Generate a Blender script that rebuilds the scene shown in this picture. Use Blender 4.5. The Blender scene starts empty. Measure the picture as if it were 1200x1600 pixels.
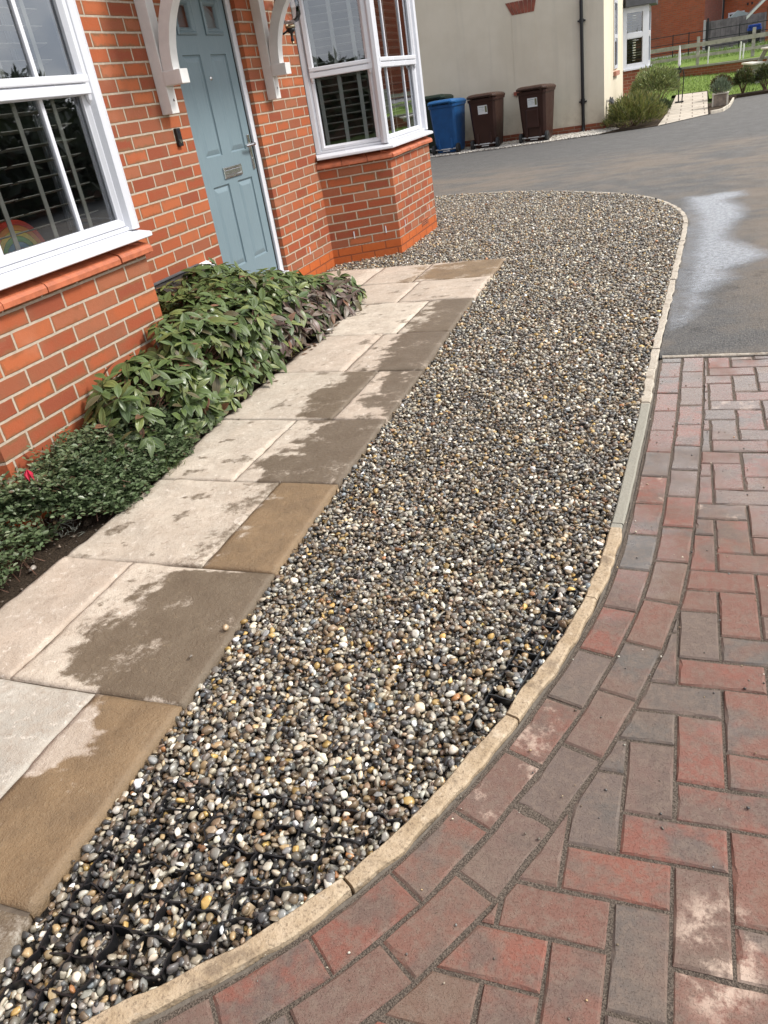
import bpy, bmesh, math, random
import numpy as np
from mathutils import Vector, Matrix, noise
random.seed(7); rng = np.random.default_rng(7)
R = math.radians
sc = bpy.context.scene
COL = sc.collection

# ------------------------------------------------------------------ object helpers
def tag(o, label=None, cat=None, group=None, kind=None):
    if label: o['label'] = label
    if cat: o['category'] = cat
    if group: o['group'] = group
    if kind: o['kind'] = kind
    return o

def thing(name, loc, label, cat, group=None, rz=0):
    o = bpy.data.objects.new(name, None); COL.objects.link(o)
    o.empty_display_size = .1
    o.location = loc; o.rotation_euler = (0, 0, rz)
    return tag(o, label, cat, group)

def copy_tree(o, parent=None):
    c = o.copy(); COL.objects.link(c); c.parent = parent
    for ch in list(o.children): copy_tree(ch, c)
    return c

class MB:
    """collects polygons (with metre UVs) and links them as ONE mesh object"""
    def __init__(s): s.v = []; s.f = []; s.uv = []; s.mi = []; s.M = Matrix.Identity(4)
    def add(s, vs, fs, uvs=None, mi=0):
        b = len(s.v)
        s.v += [tuple(s.M @ Vector(p)) for p in vs]
        for k, f in enumerate(fs):
            s.f.append([b + i for i in f]); s.mi.append(mi)
            s.uv.append(uvs[k] if uvs else [(vs[i][0] + vs[i][1], vs[i][2]) for i in f])
        return s
    def quad(s, a, b, c, d, uv=None, mi=0):
        return s.add([a, b, c, d], [(0, 1, 2, 3)], [uv] if uv else None, mi)
    def box(s, x0, y0, z0, x1, y1, z1, ch=0., mi=0):
        if x0 > x1: x0, x1 = x1, x0
        if y0 > y1: y0, y1 = y1, y0
        if z0 > z1: z0, z1 = z1, z0
        if ch <= 0:
            vs = [(x0,y0,z0),(x1,y0,z0),(x1,y1,z0),(x0,y1,z0),(x0,y0,z1),(x1,y0,z1),(x1,y1,z1),(x0,y1,z1)]
            return s.add(vs, [(0,3,2,1),(4,5,6,7),(0,1,5,4),(1,2,6,5),(2,3,7,6),(3,0,4,7)], None, mi)
        bm = bmesh.new()
        bmesh.ops.create_cube(bm, size=1, matrix=Matrix.Translation(((x0+x1)/2,(y0+y1)/2,(z0+z1)/2)) @ Matrix.Diagonal((x1-x0,y1-y0,z1-z0,1)))
        bmesh.ops.bevel(bm, geom=bm.edges[:], offset=min(ch, .45*min(x1-x0,y1-y0,z1-z0)), segments=2, affect='EDGES', profile=.6)
        bm.verts.index_update()
        s.add([tuple(v.co) for v in bm.verts], [[v.index for v in f.verts] for f in bm.faces], None, mi); bm.free()
        return s
    def tube(s, pts, rad, n=10, cap=True, mi=0):
        pts = [Vector(p) for p in pts]
        rr = rad if isinstance(rad, (list, tuple)) else [rad]*len(pts)
        vs = []; fs = []
        up = None
        for i, p in enumerate(pts):
            d = (pts[min(i+1, len(pts)-1)] - pts[max(i-1, 0)]).normalized()
            if up is None: up = Vector((0,0,1)) if abs(d.z) < .9 else Vector((1,0,0))
            a = d.cross(up).normalized(); b = a.cross(d).normalized(); up = b
            for k in range(n):
                t = 2*math.pi*k/n
                vs.append(tuple(p + rr[i]*(math.cos(t)*a + math.sin(t)*b)))
        for i in range(len(pts)-1):
            for k in range(n):
                fs.append((i*n+k, i*n+(k+1) % n, (i+1)*n+(k+1) % n, (i+1)*n+k))
        if cap:
            fs.append(tuple(range(n))[::-1]); fs.append(tuple(range((len(pts)-1)*n, len(pts)*n)))
        return s.add(vs, fs, None, mi)
    def lathe(s, prof, c=(0,0,0), n=20, mi=0):
        vs = []; fs = []
        for r, z in prof:
            for k in range(n):
                t = 2*math.pi*k/n; vs.append((c[0]+r*math.cos(t), c[1]+r*math.sin(t), c[2]+z))
        for i in range(len(prof)-1):
            for k in range(n): fs.append((i*n+k, i*n+(k+1) % n, (i+1)*n+(k+1) % n, (i+1)*n+k))
        return s.add(vs, fs, None, mi)
    def prism(s, poly, z0, z1, mi=0, uvtop=False):
        n = len(poly)
        vs = [(p[0], p[1], z0) for p in poly] + [(p[0], p[1], z1) for p in poly]
        fs = [tuple(range(n))[::-1], tuple(range(n, 2*n))] + [(i, (i+1) % n, n+(i+1) % n, n+i) for i in range(n)]
        uvs = [[(vs[i][0], vs[i][1]) for i in fs[0]], [(vs[i][0], vs[i][1]) for i in fs[1]]]
        acc = 0
        for i in range(n):
            L = math.dist(poly[i], poly[(i+1) % n]); uvs.append([(acc, z0), (acc+L, z0), (acc+L, z1), (acc, z1)]); acc += L
        return s.add(vs, fs, uvs, mi)
    def sweep(s, path, prof, mi=0, caps=True):
        """profile points (outward, z) swept along an open xy path, mitred; outward = right of travel"""
        P = [Vector((p[0], p[1], 0)) for p in path]; m = len(prof); vs = []; fs = []
        for i, p in enumerate(P):
            d0 = (P[i]-P[i-1]).normalized() if i else (P[1]-P[0]).normalized()
            d1 = (P[i+1]-P[i]).normalized() if i < len(P)-1 else d0
            n0 = Vector((d0.y, -d0.x, 0)); n1 = Vector((d1.y, -d1.x, 0))
            b = (n0+n1).normalized(); k = 1/max(.3, b.dot(n0))
            for o, z in prof: vs.append(tuple(p + b*k*o + Vector((0,0,z))))
        for i in range(len(P)-1):
            for j in range(m): fs.append((i*m+j, i*m+(j+1) % m, (i+1)*m+(j+1) % m, (i+1)*m+j))
        if caps: fs.append(tuple(range(m))); fs.append(tuple(range((len(P)-1)*m, len(P)*m))[::-1])
        return s.add(vs, fs, None, mi)
    def build(s, name, mat, parent=None, smooth=False, fixn=True, wloc=True):
        me = bpy.data.meshes.new(name)
        me.from_pydata(s.v, [], s.f)
        uvl = me.uv_layers.new(name='UVMap')
        flat = [c for f in s.uv for p in f for c in p]
        uvl.data.foreach_set('uv', flat)
        for m in (mat if isinstance(mat, (list, tuple)) else [mat]): me.materials.append(m)
        me.polygons.foreach_set('material_index', s.mi)
        if fixn:
            bm = bmesh.new(); bm.from_mesh(me); bmesh.ops.recalc_face_normals(bm, faces=bm.faces); bm.to_mesh(me); bm.free()
        if smooth:
            me.polygons.foreach_set('use_smooth', [True]*len(me.polygons))
        me.update()
        o = bpy.data.objects.new(name, me); COL.objects.link(o)
        if parent is not None:
            o.parent = parent
            if wloc: o.matrix_parent_inverse = world_of(parent).inverted()
        return o

def world_of(o):
    m = Matrix.LocRotScale(o.location, o.rotation_euler, o.scale)
    if o.parent: return world_of(o.parent) @ o.matrix_parent_inverse @ m
    return m

def mesh_np(name, V, F, mat, parent=None, col=None, smooth=True):
    """fast mesh: V (n,3); F (m,k) constant polygon size"""
    me = bpy.data.meshes.new(name)
    m, k = F.shape
    me.vertices.add(len(V)); me.vertices.foreach_set('co', V.astype(np.float32).ravel())
    me.loops.add(m*k); me.loops.foreach_set('vertex_index', F.astype(np.int32).ravel())
    me.polygons.add(m); me.polygons.foreach_set('loop_start', np.arange(0, m*k, k, dtype=np.int32))
    me.polygons.foreach_set('loop_total', np.full(m, k, dtype=np.int32))
    if smooth: me.polygons.foreach_set('use_smooth', np.ones(m, dtype=bool))
    me.update(calc_edges=True); me.validate()
    if col is not None:
        a = me.attributes.new('tint', 'FLOAT_COLOR', 'POINT')
        c4 = np.ones((len(V), 4), np.float32); c4[:, :3] = col
        a.data.foreach_set('color', c4.ravel())
    me.materials.append(mat)
    o = bpy.data.objects.new(name, me); COL.objects.link(o)
    if parent is not None:
        o.parent = parent; o.matrix_parent_inverse = world_of(parent).inverted()
    return o

# ------------------------------------------------------------------ material helpers
class NT:
    def __init__(s, name):
        s.m = bpy.data.materials.new(name); s.m.use_nodes = True
        s.t = s.m.node_tree; s.b = s.t.nodes['Principled BSDF']; s.out = s.t.nodes['Material Output']
    def n(s, typ, **kw):
        nd = s.t.nodes.new('ShaderNode' + typ)
        for k, v in kw.items(): setattr(nd, k, v)
        return nd
    def put(s, sock, val):
        if hasattr(val, 'is_output') or isinstance(val, bpy.types.NodeSocket): s.t.links.new(val, sock)
        else:
            if sock.type == 'RGBA' and len(val) == 3: val = (*val, 1)
            sock.default_value = val
    def math(s, op, a, b=None, c=None, clamp=False):
        nd = s.n('Math', operation=op); nd.use_clamp = clamp
        s.put(nd.inputs[0], a)
        if b is not None: s.put(nd.inputs[1], b)
        if c is not None: s.put(nd.inputs[2], c)
        return nd.outputs[0]
    def noise(s, vec, scale, detail=3, rough=.5, out='Fac', dim='3D', dist=0.):
        nd = s.n('TexNoise', noise_dimensions=dim)
        if vec is not None: s.put(nd.inputs['Vector'], vec)
        nd.inputs['Scale'].default_value = scale; nd.inputs['Detail'].default_value = detail
        nd.inputs['Roughness'].default_value = rough; nd.inputs['Distortion'].default_value = dist
        return nd.outputs[out]
    def ss(s, x, a, b, lo=0., hi=1.):
        nd = s.n('MapRange', interpolation_type='SMOOTHSTEP')
        s.put(nd.inputs[0], x); nd.inputs[1].default_value = a; nd.inputs[2].default_value = b
        nd.inputs[3].default_value = lo; nd.inputs[4].default_value = hi
        return nd.outputs[0]
    def mix(s, f, a, b, mode='MIX'):
        nd = s.n('Mix', data_type='RGBA', blend_type=mode)
        s.put(nd.inputs[0], f); s.put(nd.inputs[6], a); s.put(nd.inputs[7], b)
        return nd.outputs[2]
    def ramp(s, f, stops, interp='LINEAR'):
        nd = s.n('ValToRGB'); cr = nd.color_ramp; cr.interpolation = interp
        while len(cr.elements) < len(stops): cr.elements.new(.5)
        for e, (p, c) in zip(cr.elements, stops): e.position = p; e.color = (*c, 1) if len(c) == 3 else c
        s.put(nd.inputs[0], f); return nd.outputs[0]
    def pos(s): return s.n('NewGeometry').outputs['Position']
    def obj(s): return s.n('TexCoord').outputs['Object']
    def uv(s): return s.n('TexCoord').outputs['UV']
    def sep(s, v):
        nd = s.n('SeparateXYZ'); s.put(nd.inputs[0], v); return nd.outputs
    def comb(s, x, y, z):
        nd = s.n('CombineXYZ')
        for i, a in enumerate((x, y, z)): s.put(nd.inputs[i], a)
        return nd.outputs[0]
    def bump(s, h, dist=.002, strength=1., normal=None):
        nd = s.n('Bump'); s.put(nd.inputs['Height'], h); nd.inputs['Distance'].default_value = dist
        nd.inputs['Strength'].default_value = strength
        if normal is not None: s.put(nd.inputs['Normal'], normal)
        s.put(s.b.inputs['Normal'], nd.outputs[0]); return nd.outputs[0]
    def set(s, col=None, rough=None, spec=None, metal=None):
        if col is not None: s.put(s.b.inputs['Base Color'], col)
        if rough is not None: s.put(s.b.inputs['Roughness'], rough)
        if spec is not None: s.put(s.b.inputs['Specular IOR Level'], spec)
        if metal is not None: s.put(s.b.inputs['Metallic'], metal)
        return s.m

def simple(name, col, rough=.5, var=.15, scale=12, metal=0., bump=0., bscale=60, spec=.5):
    t = NT(name); p = t.obj()
    n = t.noise(p, scale, 4, .6)
    c = t.mix(t.ss(n, .3, .7), tuple(x*(1-var) for x in col), tuple(min(1, x*(1+var)) for x in col))
    if bump: t.bump(t.noise(p, bscale, 4, .6), bump)
    return t.set(c, t.ss(n, .2, .8, rough*.85, min(1, rough*1.15)), spec, metal)

def brick_mat(name, u0=.3225, v0=.18, bw=.225, bh=.075, mort=.0055, cols=None, mortar=(.52,.43,.335), plinth=True, mortar_dirt=.25, sat=1.):
    t = NT(name); uv = t.uv(); s = t.sep(uv)
    dn = t.noise(uv, 14, 3, .6, out='Color'); d = t.sep(dn)
    u = t.math('ADD', t.math('ADD', s[0], u0), t.math('MULTIPLY', t.math('SUBTRACT', d[0], .5), .006))
    v = t.math('ADD', t.math('ADD', s[1], v0), t.math('MULTIPLY', t.math('SUBTRACT', d[1], .5), .004))
    rv = t.math('DIVIDE', v, bh); row = t.math('FLOOR', rv); fv = t.math('FRACT', rv)
    off = t.math('MULTIPLY', t.math('MODULO', row, 2.), .5)
    ru = t.math('ADD', t.math('DIVIDE', u, bw), off); colid = t.math('FLOOR', ru); fu = t.math('FRACT', ru)
    du = t.math('MULTIPLY', t.math('MINIMUM', fu, t.math('SUBTRACT', 1., fu)), bw)
    dv = t.math('MULTIPLY', t.math('MINIMUM', fv, t.math('SUBTRACT', 1., fv)), bh)
    de = t.math('MINIMUM', du, dv)
    fine = t.noise(uv, 160, 3, .6)
    de2 = t.math('ADD', de, t.math('MULTIPLY', t.math('SUBTRACT', fine, .5), .0025))
    isb = t.ss(de2, mort*.82, mort*1.22)
    wn = t.n('TexWhiteNoise', noise_dimensions='2D'); t.put(wn.inputs[0], t.comb(colid, row, 0.))
    w = t.sep(wn.outputs['Color'])
    cols = cols or [(.245,.060,.030),(.365,.092,.036),(.43,.122,.046),(.30,.070,.030),(.33,.118,.060),(.39,.10,.036),(.27,.088,.045)]
    base = t.ramp(w[0], [(i/len(cols), c) for i, c in enumerate(cols)], 'CONSTANT')
    base = t.mix(.18, base, cols[1])
    # smoky rim round the kiln-fired orange heart, different on every brick
    n2 = t.noise(t.comb(t.math('ADD', s[0], t.math('MULTIPLY', w[1], 9.)), s[1], w[2]), 26, 3, .55)
    heart = t.ss(t.math('ADD', de, t.math('MULTIPLY', t.math('SUBTRACT', n2, .5), .045)), .005, .024)
    rimc = t.mix(w[2], (.26,.085,.032), (.21,.105,.050))
    amt = t.math('MULTIPLY', t.math('SUBTRACT', 1., heart), t.ss(w[1], .1, .9, .2, 1.))
    c0_ = t.ss(t.noise(t.comb(s[0], t.math('MULTIPLY', s[1], .6), 4.), 5, 4, .6), .48, .7, 0, .35)
    c = t.mix(c0_, t.mix(amt, base, rimc), (.22,.10,.055))
    c = t.mix(t.ss(t.noise(uv, 210, 2, .6), .62, .74, 0, .35), c, (.62,.34,.20))
    c = t.mix(t.ss(t.noise(uv, 2.2, 3, .6), .55, .8, 0, .22), c, (.50,.30,.21))
    mn = t.noise(uv, 40, 4, .7)
    mc = t.mix(t.ss(mn, .3, .75), tuple(x*(1-mortar_dirt) for x in mortar), mortar)
    if plinth:
        z = t.sep(t.pos())[2]
        pl = t.math('SUBTRACT', 1., t.ss(t.math('ADD', z, t.math('MULTIPLY', t.math('SUBTRACT', mn, .5), .012)), .116, .122))
        c = t.mix(t.math('MULTIPLY', pl, .85), c, t.mix(n2, (.42,.085,.018), (.52,.135,.030)))
        mc = t.mix(pl, mc, (.26,.075,.03))
    col = t.mix(isb, mc, c)
    h = t.math('ADD', t.math('MULTIPLY', isb, 1.), t.math('ADD', t.math('MULTIPLY', fine, .22), t.math('MULTIPLY', t.noise(uv, 45, 3, .6), .35)))
    t.bump(h, .0045, .9)
    return t.set(col, t.ss(fine, .3, .7, .7, .88), .3)

M = {}
M['brick'] = brick_mat('house_brick')
M['brick_bay'] = brick_mat('bay_brick', u0=.06)
M['upvc'] = simple('white_upvc', (.66,.67,.71), .26, .02, 2)
M['white_paint'] = simple('white_painted_timber', (.74,.73,.71), .45, .06, 9, bump=.0006, bscale=40)
M['tile'] = simple('red_creasing_tile', (.44,.125,.055), .62, .2, 16, bump=.0012, bscale=90)
M['black_plastic'] = simple('black_plastic', (.012,.012,.013), .35, .2, 20)
M['dark_rubber'] = simple('dark_rubber', (.02,.02,.02), .7, .2, 20)
M['steel'] = simple('brushed_chrome', (.62,.62,.62), .22, .08, 30, metal=1.)
M['brass'] = simple('aged_brass', (.50,.42,.28), .3, .15, 30, metal=1.)
M['door'] = None
t = NT('door_blue_grey'); p = t.obj()
g = t.noise(t.comb(t.math('MULTIPLY', t.sep(p)[0], 30.), t.math('MULTIPLY', t.sep(p)[1], 60.), t.math('MULTIPLY', t.sep(p)[2], 3.)), 2.2, 4, .65)
t.bump(g, .0009, .6); M['door'] = t.set(t.mix(t.ss(g, .3, .7), (.166,.230,.262), (.190,.258,.290)), t.ss(t.noise(p, 4, 3), .3, .7, .34, .5), .5)
M['gasket'] = simple('black_gasket', (.01,.01,.01), .5)
M['blind'] = simple('cream_blind', (.50,.48,.43), .5, .06, 8)
M['blind_dark'] = simple('shutter_grey', (.46,.47,.45), .5, .06, 8)
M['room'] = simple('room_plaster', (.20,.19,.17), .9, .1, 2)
M['wood'] = simple('pine_wood', (.42,.27,.13), .5, .2, 9)
M['soil'] = None
t = NT('bed_soil'); p = t.pos(); n1 = t.noise(p, 30, 6, .7); n2 = t.noise(p, 120, 4, .7)
t.bump(t.math('ADD', n1, t.math('MULTIPLY', n2, .5)), .03, 1.)
M['soil'] = t.set(t.mix(t.ss(n2, .3, .7), (.030,.020,.013), (.105,.075,.05)), .95, .2)

def glass_mat(name, boost=1.0, base=.05, tint=(.93,.96,.95)):
    t = NT(name); t.t.nodes.remove(t.b)
    fr = t.n('Fresnel'); fr.inputs['IOR'].default_value = 1.5
    f = t.math('ADD', t.math('MULTIPLY', fr.outputs[0], boost), base, clamp=True)
    tr = t.n('BsdfTransparent'); tr.inputs[0].default_value = (*tint, 1)
    gl = t.n('BsdfGlossy'); gl.inputs['Roughness'].default_value = .012
    gl.inputs[0].default_value = (.92,.95,1,1)
    p = t.obj()
    bp = t.n('Bump'); bp.inputs['Distance'].default_value = .004; bp.inputs['Strength'].default_value = .22
    t.put(bp.inputs['Height'], t.noise(p, 2.6, 2, .4)); t.put(gl.inputs['Normal'], bp.outputs[0])
    mx = t.n('MixShader'); t.put(mx.inputs[0], f); t.t.links.new(tr.outputs[0], mx.inputs[1]); t.t.links.new(gl.outputs[0], mx.inputs[2])
    t.t.links.new(mx.outputs[0], t.out.inputs[0]); return t.m
M['glass'] = glass_mat('window_glass', 2.0, .10)
M['glass_clear'] = glass_mat('lantern_glass', 1.4, .03, (.97,.95,.92))

# ------------------------------------------------------------------ terrain
def H(y): return 0. if y < 16 else .03*(min(y, 75)-16)

# ground base sheet
ys = [-150,-40,-12,0,8,14,16,18,22,27,34,45,75,130,260]; xs = [-220,-60,-15,-3,1,4,8,15,60,220]
mb = MB()
for i in range(len(xs)-1):
    for j in range(len(ys)-1):
        q = [(xs[i],ys[j]),(xs[i+1],ys[j]),(xs[i+1],ys[j+1]),(xs[i],ys[j+1])]
        mb.quad(*[(a,b,H(b)-.10) for a,b in q])
t = NT('ground_grass_earth'); p = t.pos(); n1 = t.noise(p, .35, 5, .65); n2 = t.noise(p, 9, 4, .7)
t.bump(n2, .05); M['ground'] = t.set(t.mix(t.ss(n1, .35, .7), (.055,.085,.022), (.10,.10,.05)), .95, .15)
tag(mb.build('ground', M['ground']), kind='structure')

# ------------------------------------------------------------------ kerb / gravel / path outlines (metres)
KIN = [(1.86,-4.78),(2.100,-4.42),(2.278,-4.269),(2.409,-4.12),(2.468,-4.028),(2.540,-3.91),(2.610,-3.747),(2.667,-3.608),(2.722,-3.45),(2.793,-3.199),(2.840,-2.963),(2.868,-2.64),(2.893,-2.01),(2.908,-1.6),(2.916,-.957),(2.956,-.048),(3.006,1.278),(3.040,2.2),(3.045,2.85),(2.91,3.493),(2.675,4.093),(2.318,4.536),(1.684,5.098),(.973,5.58),(.327,5.806),(-.2,5.9),(-1.2,5.93)]
def densify(P, step):
    out = []
    for a, b in zip(P[:-1], P[1:]):
        n = max(1, int(math.dist(a, b)/step))
        for k in range(n): out.append((a[0]+(b[0]-a[0])*k/n, a[1]+(b[1]-a[1])*k/n))
    out.append(P[-1]); return out
def smooth(P, it=2):
    for _ in range(it):
        Q = [P[0]]
        for a, b in zip(P[:-1], P[1:]):
            Q += [(a[0]*.75+b[0]*.25, a[1]*.75+b[1]*.25), (a[0]*.25+b[0]*.75, a[1]*.25+b[1]*.75)]
        Q.append(P[-1]); P = Q
    return P
def offset(P, d):
    out = []
    for i, p in enumerate(P):
        a = P[max(i-1, 0)]; b = P[min(i+1, len(P)-1)]
        L = math.dist(a, b); tx, ty = (b[0]-a[0])/L, (b[1]-a[1])/L
        out.append((p[0]+ty*d, p[1]-tx*d))
    return out
KS = densify(smooth(KIN, 2), .04)
PR = [(1.90,-4.9),(1.889,-4.374),(1.868,-4.272),(1.856,-3.671),(1.824,-3.045),(1.799,-2.418),(1.765,-1.107),(1.736,-.414),(1.700,.60),(1.691,1.555)]
def path_right(y):
    for a, b in zip(PR[:-1], PR[1:]):
        if a[1] <= y <= b[1]: return a[0]+(b[0]-a[0])*(y-a[1])/(b[1]-a[1])
    return PR[0][0] if y < PR[0][1] else PR[-1][0]
PLp = [(.93,-5.2),(.931,-3.38),(.936,-3.04),(.933,-2.41),(.88,-1.85),(.86,-1.1),(.82,-.2),(.80,.36)]
def path_left(y):
    if y > .36: return .02
    for a, b in zip(PLp[:-1], PLp[1:]):
        if a[1] <= y <= b[1]: return a[0]+(b[0]-a[0])*(y-a[1])/(b[1]-a[1])
    return .93

# ------------------------------------------------------------------ sandstone path (structure, slabs on a fine grid)
def fbm(x, y, z=0., o=4): return noise.fractal(Vector((x, y, z)), 1., 2., o)
def sstep(a, b, x):
    t = min(1, max(0, (x-a)/(b-a))); return t*t*(3-2*t)
slabs = []   # x0,x1,y0,y1, dry tint, wet tint, wet-start x, wet strength, seed
CREAM = (.56,.485,.395); PINK = (.53,.44,.355); GREYC = (.47,.435,.375)
WETG = (.165,.126,.086); WETB = (.245,.165,.092); WETD = (.158,.122,.086)
def slab(x0, x1, y0, y1, dry, wet, xw, k=1., top=0.): slabs.append((x0, x1, y0, y1, dry, wet, xw, k, top))
slab(None, 1.55, -4.90, -4.275, GREYC, WETG, 9);      slab(1.55, None, -4.90, -4.275, GREYC, WETG, 1.40, 1)
slab(None, 1.57, -4.275, -3.678, GREYC, WETG, 9);     slab(1.57, None, -4.275, -3.678, PINK, WETB, 1.555, 1.15)
slab(None, 1.25, -3.678, -3.052, PINK, WETG, 9);      slab(1.25, None, -3.678, -3.052, CREAM, WETG, 1.40, 1, .05)
slab(None, 1.535, -3.052, -2.42, CREAM, WETG, 1.42, .62); slab(1.535, None, -3.052, -2.42, CREAM, WETB, 1.45, 1.25)
slab(None, 1.31, -2.42, -1.77, CREAM, WETG, 9);       slab(1.31, None, -2.42, -1.77, CREAM, WETD, 1.43, 1)
slab(None, 1.505, -1.77, -1.10, CREAM, WETG, 1.26, .9, .02); slab(1.505, None, -1.77, -1.10, PINK, WETD, 1.60, 1)
slab(None, 1.29, -1.10, -.41, PINK, WETG, 9);         slab(1.29, None, -1.10, -.41, PINK, WETD, 1.40, 1)
slab(None, 1.38, -.41, .352, CREAM, WETG, 9);         slab(1.38, None, -.41, .352, CREAM, WETG, 1.42, 1)
slab(None, .60, .352, .95, PINK, WETB, 9);  slab(.60, 1.13, .352, .95, PINK, WETG, 9);  slab(1.13, None, .352, .95, PINK, WETG, 1.75, .5)
slab(None, .62, .95, 1.56, PINK, WETB, 9);  slab(.62, 1.06, .95, 1.56, PINK, WETB, .98, .6); slab(1.06, None, .95, 1.56, PINK, WETB, 1.02, .8, .1)
SV = []; SF = []; SC = []; SW = []
for si, (x0, x1, y0, y1, dry, wet, xw, k, top) in enumerate(slabs):
    g = .0028
    st = .016 if y0 < -1.2 else .03
    ny = max(4, int((y1-y0)/st)); nx = max(4, int(((x1 or 1.8)-(x0 or .9))/st))
    b = len(SV); tz = random.uniform(-.0022, .0022); tx = random.uniform(-.002, .002)
    ox, oy = random.uniform(0, 50), random.uniform(0, 50)
    vt = random.uniform(.93, 1.06)
    for j in range(ny+1):
        y = y0+g+(y1-y0-2*g)*j/ny
        a = (path_left(y) if x0 is None else x0+g); c = (path_right(y) if x1 is None else x1-g)
        for i in range(nx+1):
            x = a+(c-a)*i/nx
            ed = min(x-a, c-x, y-y0-g, y1-g-y)
            h = fbm(x*5+ox, y*5+oy, 0, 4)*.0032 + fbm((x+y*.5)*2.2+ox, (y-x*.4)*9+oy, 3, 3)*.0022
            step = sstep(-.03, .03, fbm(x*2.1+ox, y*2.1+oy, 9, 3)-.12)*.003
            z = h+step+tz+tx*(x-1.4)*3 - .0035*(1-sstep(0, .007, ed))
            jx = fbm(y*14+ox, 5, si, 3)*.005*(1-sstep(0, .02, min(x-a, c-x)))
            SV.append((x+jx, y, z-.004)); 
            n1 = fbm(x*4.5+ox, y*4.5+oy, 1, 5); n2 = fbm(x*16, y*16, 2, 4)+.7*fbm((x+y*.25)*7, (y-x*.3)*24, 6, 3)
            wv = (x-xw)/.12 + n1*1.9 + n2*.8 + (.4-h*120)*.25
            if top: wv -= 2.2*(1-sstep(.0, top, min(y1-y, y-y0)))
            wv = sstep(-.9, 1.3, wv)*k*(1-.35*sstep(.05, .5, fbm(x*6+1.1, y*6+4.4, 21, 4)))
            # stray splash marks on the dry stones
            sp = fbm(x*9+3.3, y*9+7.7, 11, 4)
            wv = max(wv, .55*sstep(.34, .52, sp+n2*.22)*(1 if x > .95 and y > -3.05 else .0))
            SW.append(wv)
            SC.append(tuple(min(1, q*vt*(1+.16*n1)) for q in dry)+tuple(wet))
    for j in range(ny):
        for i in range(nx): q = b+j*(nx+1)+i; SF.append((q, q+1, q+nx+2, q+nx+1))
    # side skirts
    def skirt(idx):
        for p_, q_ in zip(idx[:-1], idx[1:]):
            n0 = len(SV)
            for e in (p_, q_):
                v = SV[e]; SV.append((v[0], v[1], v[2]-.045)); SW.append(SW[e]); SC.append(SC[e])
            SF.append((p_, n0, n0+1, q_))
    skirt([b+i for i in range(nx+1)]); skirt([b+ny*(nx+1)+i for i in range(nx+1)][::-1])
    skirt([b+j*(nx+1)+nx for j in range(ny+1)]); skirt([b+j*(nx+1) for j in range(ny+1)][::-1])
t = NT('riven_sandstone')
a1 = t.n('Attribute', attribute_name='tint'); a2 = t.n('Attribute', attribute_name='wettint'); a3 = t.n('Attribute', attribute_name='wet')
p = t.pos(); f1 = t.noise(p, 45, 5, .65); f2 = t.noise(p, 220, 3, .6); f3 = t.noise(p, 9, 5, .6)
wv = t.ss(t.math('ADD', t.math('ADD', a3.outputs['Fac'], t.math('MULTIPLY', t.math('SUBTRACT', f1, .5), 1.1)), t.math('MULTIPLY', t.math('SUBTRACT', f2, .5), .5)), .22, .74)
dryc = t.mix(t.ss(f3, .35, .75, 0, .55), a1.outputs['Color'], t.mix(.5, a1.outputs['Color'], (.36,.25,.17)))
dryc = t.mix(t.ss(f2, .52, .75, 0, .5), dryc, t.mix(.6, dryc, (.20,.16,.12)))
dryc = t.mix(t.ss(f1, .54, .70, 0, .5), dryc, (.33,.26,.20)); f6 = t.noise(p, 17, 5, .62, dist=.5); dryc = t.mix(t.ss(f6, .47, .66, 0, .62), dryc, t.mix(.35, (.36,.285,.22), a1.outputs['Color'])); f5 = t.noise(p, 26, 6, .7, dist=.8); dryc = t.mix(t.ss(f5, .56, .70, 0, .6), dryc, (.30,.235,.18)); dryc = t.mix(t.ss(f5, .44, .34, 0, .5), dryc, (.74,.67,.58))
wetc = t.mix(t.ss(f3, .3, .7), a2.outputs['Color'], t.mix(.4, a2.outputs['Color'], (.10,.07,.045)))
wetc = t.mix(t.ss(f2, .55, .75, 0, .4), wetc, (.06,.045,.03))
wetc = t.mix(t.ss(f1, .57, .75, 0, .4), wetc, (.30,.23,.15)); wetc = t.mix(t.ss(t.noise(p, 26, 6, .7, dist=.8), .58, .72, 0, .45), wetc, (.075,.055,.036))
t.bump(t.math('ADD', t.math('MULTIPLY', f1, .8), t.math('MULTIPLY', f2, .5)), .006, 1.)
M['slab'] = t.set(t.mix(wv, dryc, wetc), t.ss(wv, 0, 1, .85, .50), .35)
pth = mesh_np('path', np.array(SV), np.array(SF), M['slab'], col=np.array(SC)[:, :3])
me = pth.data
a = me.attributes.new('wettint', 'FLOAT_COLOR', 'POINT'); c4 = np.ones((len(SV), 4), np.float32); c4[:, :3] = np.array(SC)[:, 3:]; a.data.foreach_set('color', c4.ravel())
a = me.attributes.new('wet', 'FLOAT', 'POINT'); a.data.foreach_set('value', np.array(SW, np.float32))
tag(pth, kind='structure')
# mortar bed under the slabs
t = NT('path_mortar'); p = t.pos(); M['jointm'] = t.set(t.mix(t.noise(p, 60, 4), (.045,.036,.028), (.20,.16,.12)), .95, .2)
mb = MB(); yy = list(np.linspace(-4.9, .36, 24))
for a_, b_ in zip(yy[:-1], yy[1:]):
    mb.quad((path_left(a_)+.004, a_, -.0125), (path_right(a_)-.006, a_, -.0125), (path_right(b_)-.006, b_, -.0125), (path_left(b_)+.004, b_, -.0125))
mb.quad((.02, .36, -.0125), (path_right(.36)-.006, .36, -.0125), (path_right(1.55)-.006, 1.55, -.0125), (.02, 1.55, -.0125))
tag(mb.build('path_bed', M['jointm']), kind='structure')

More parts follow.
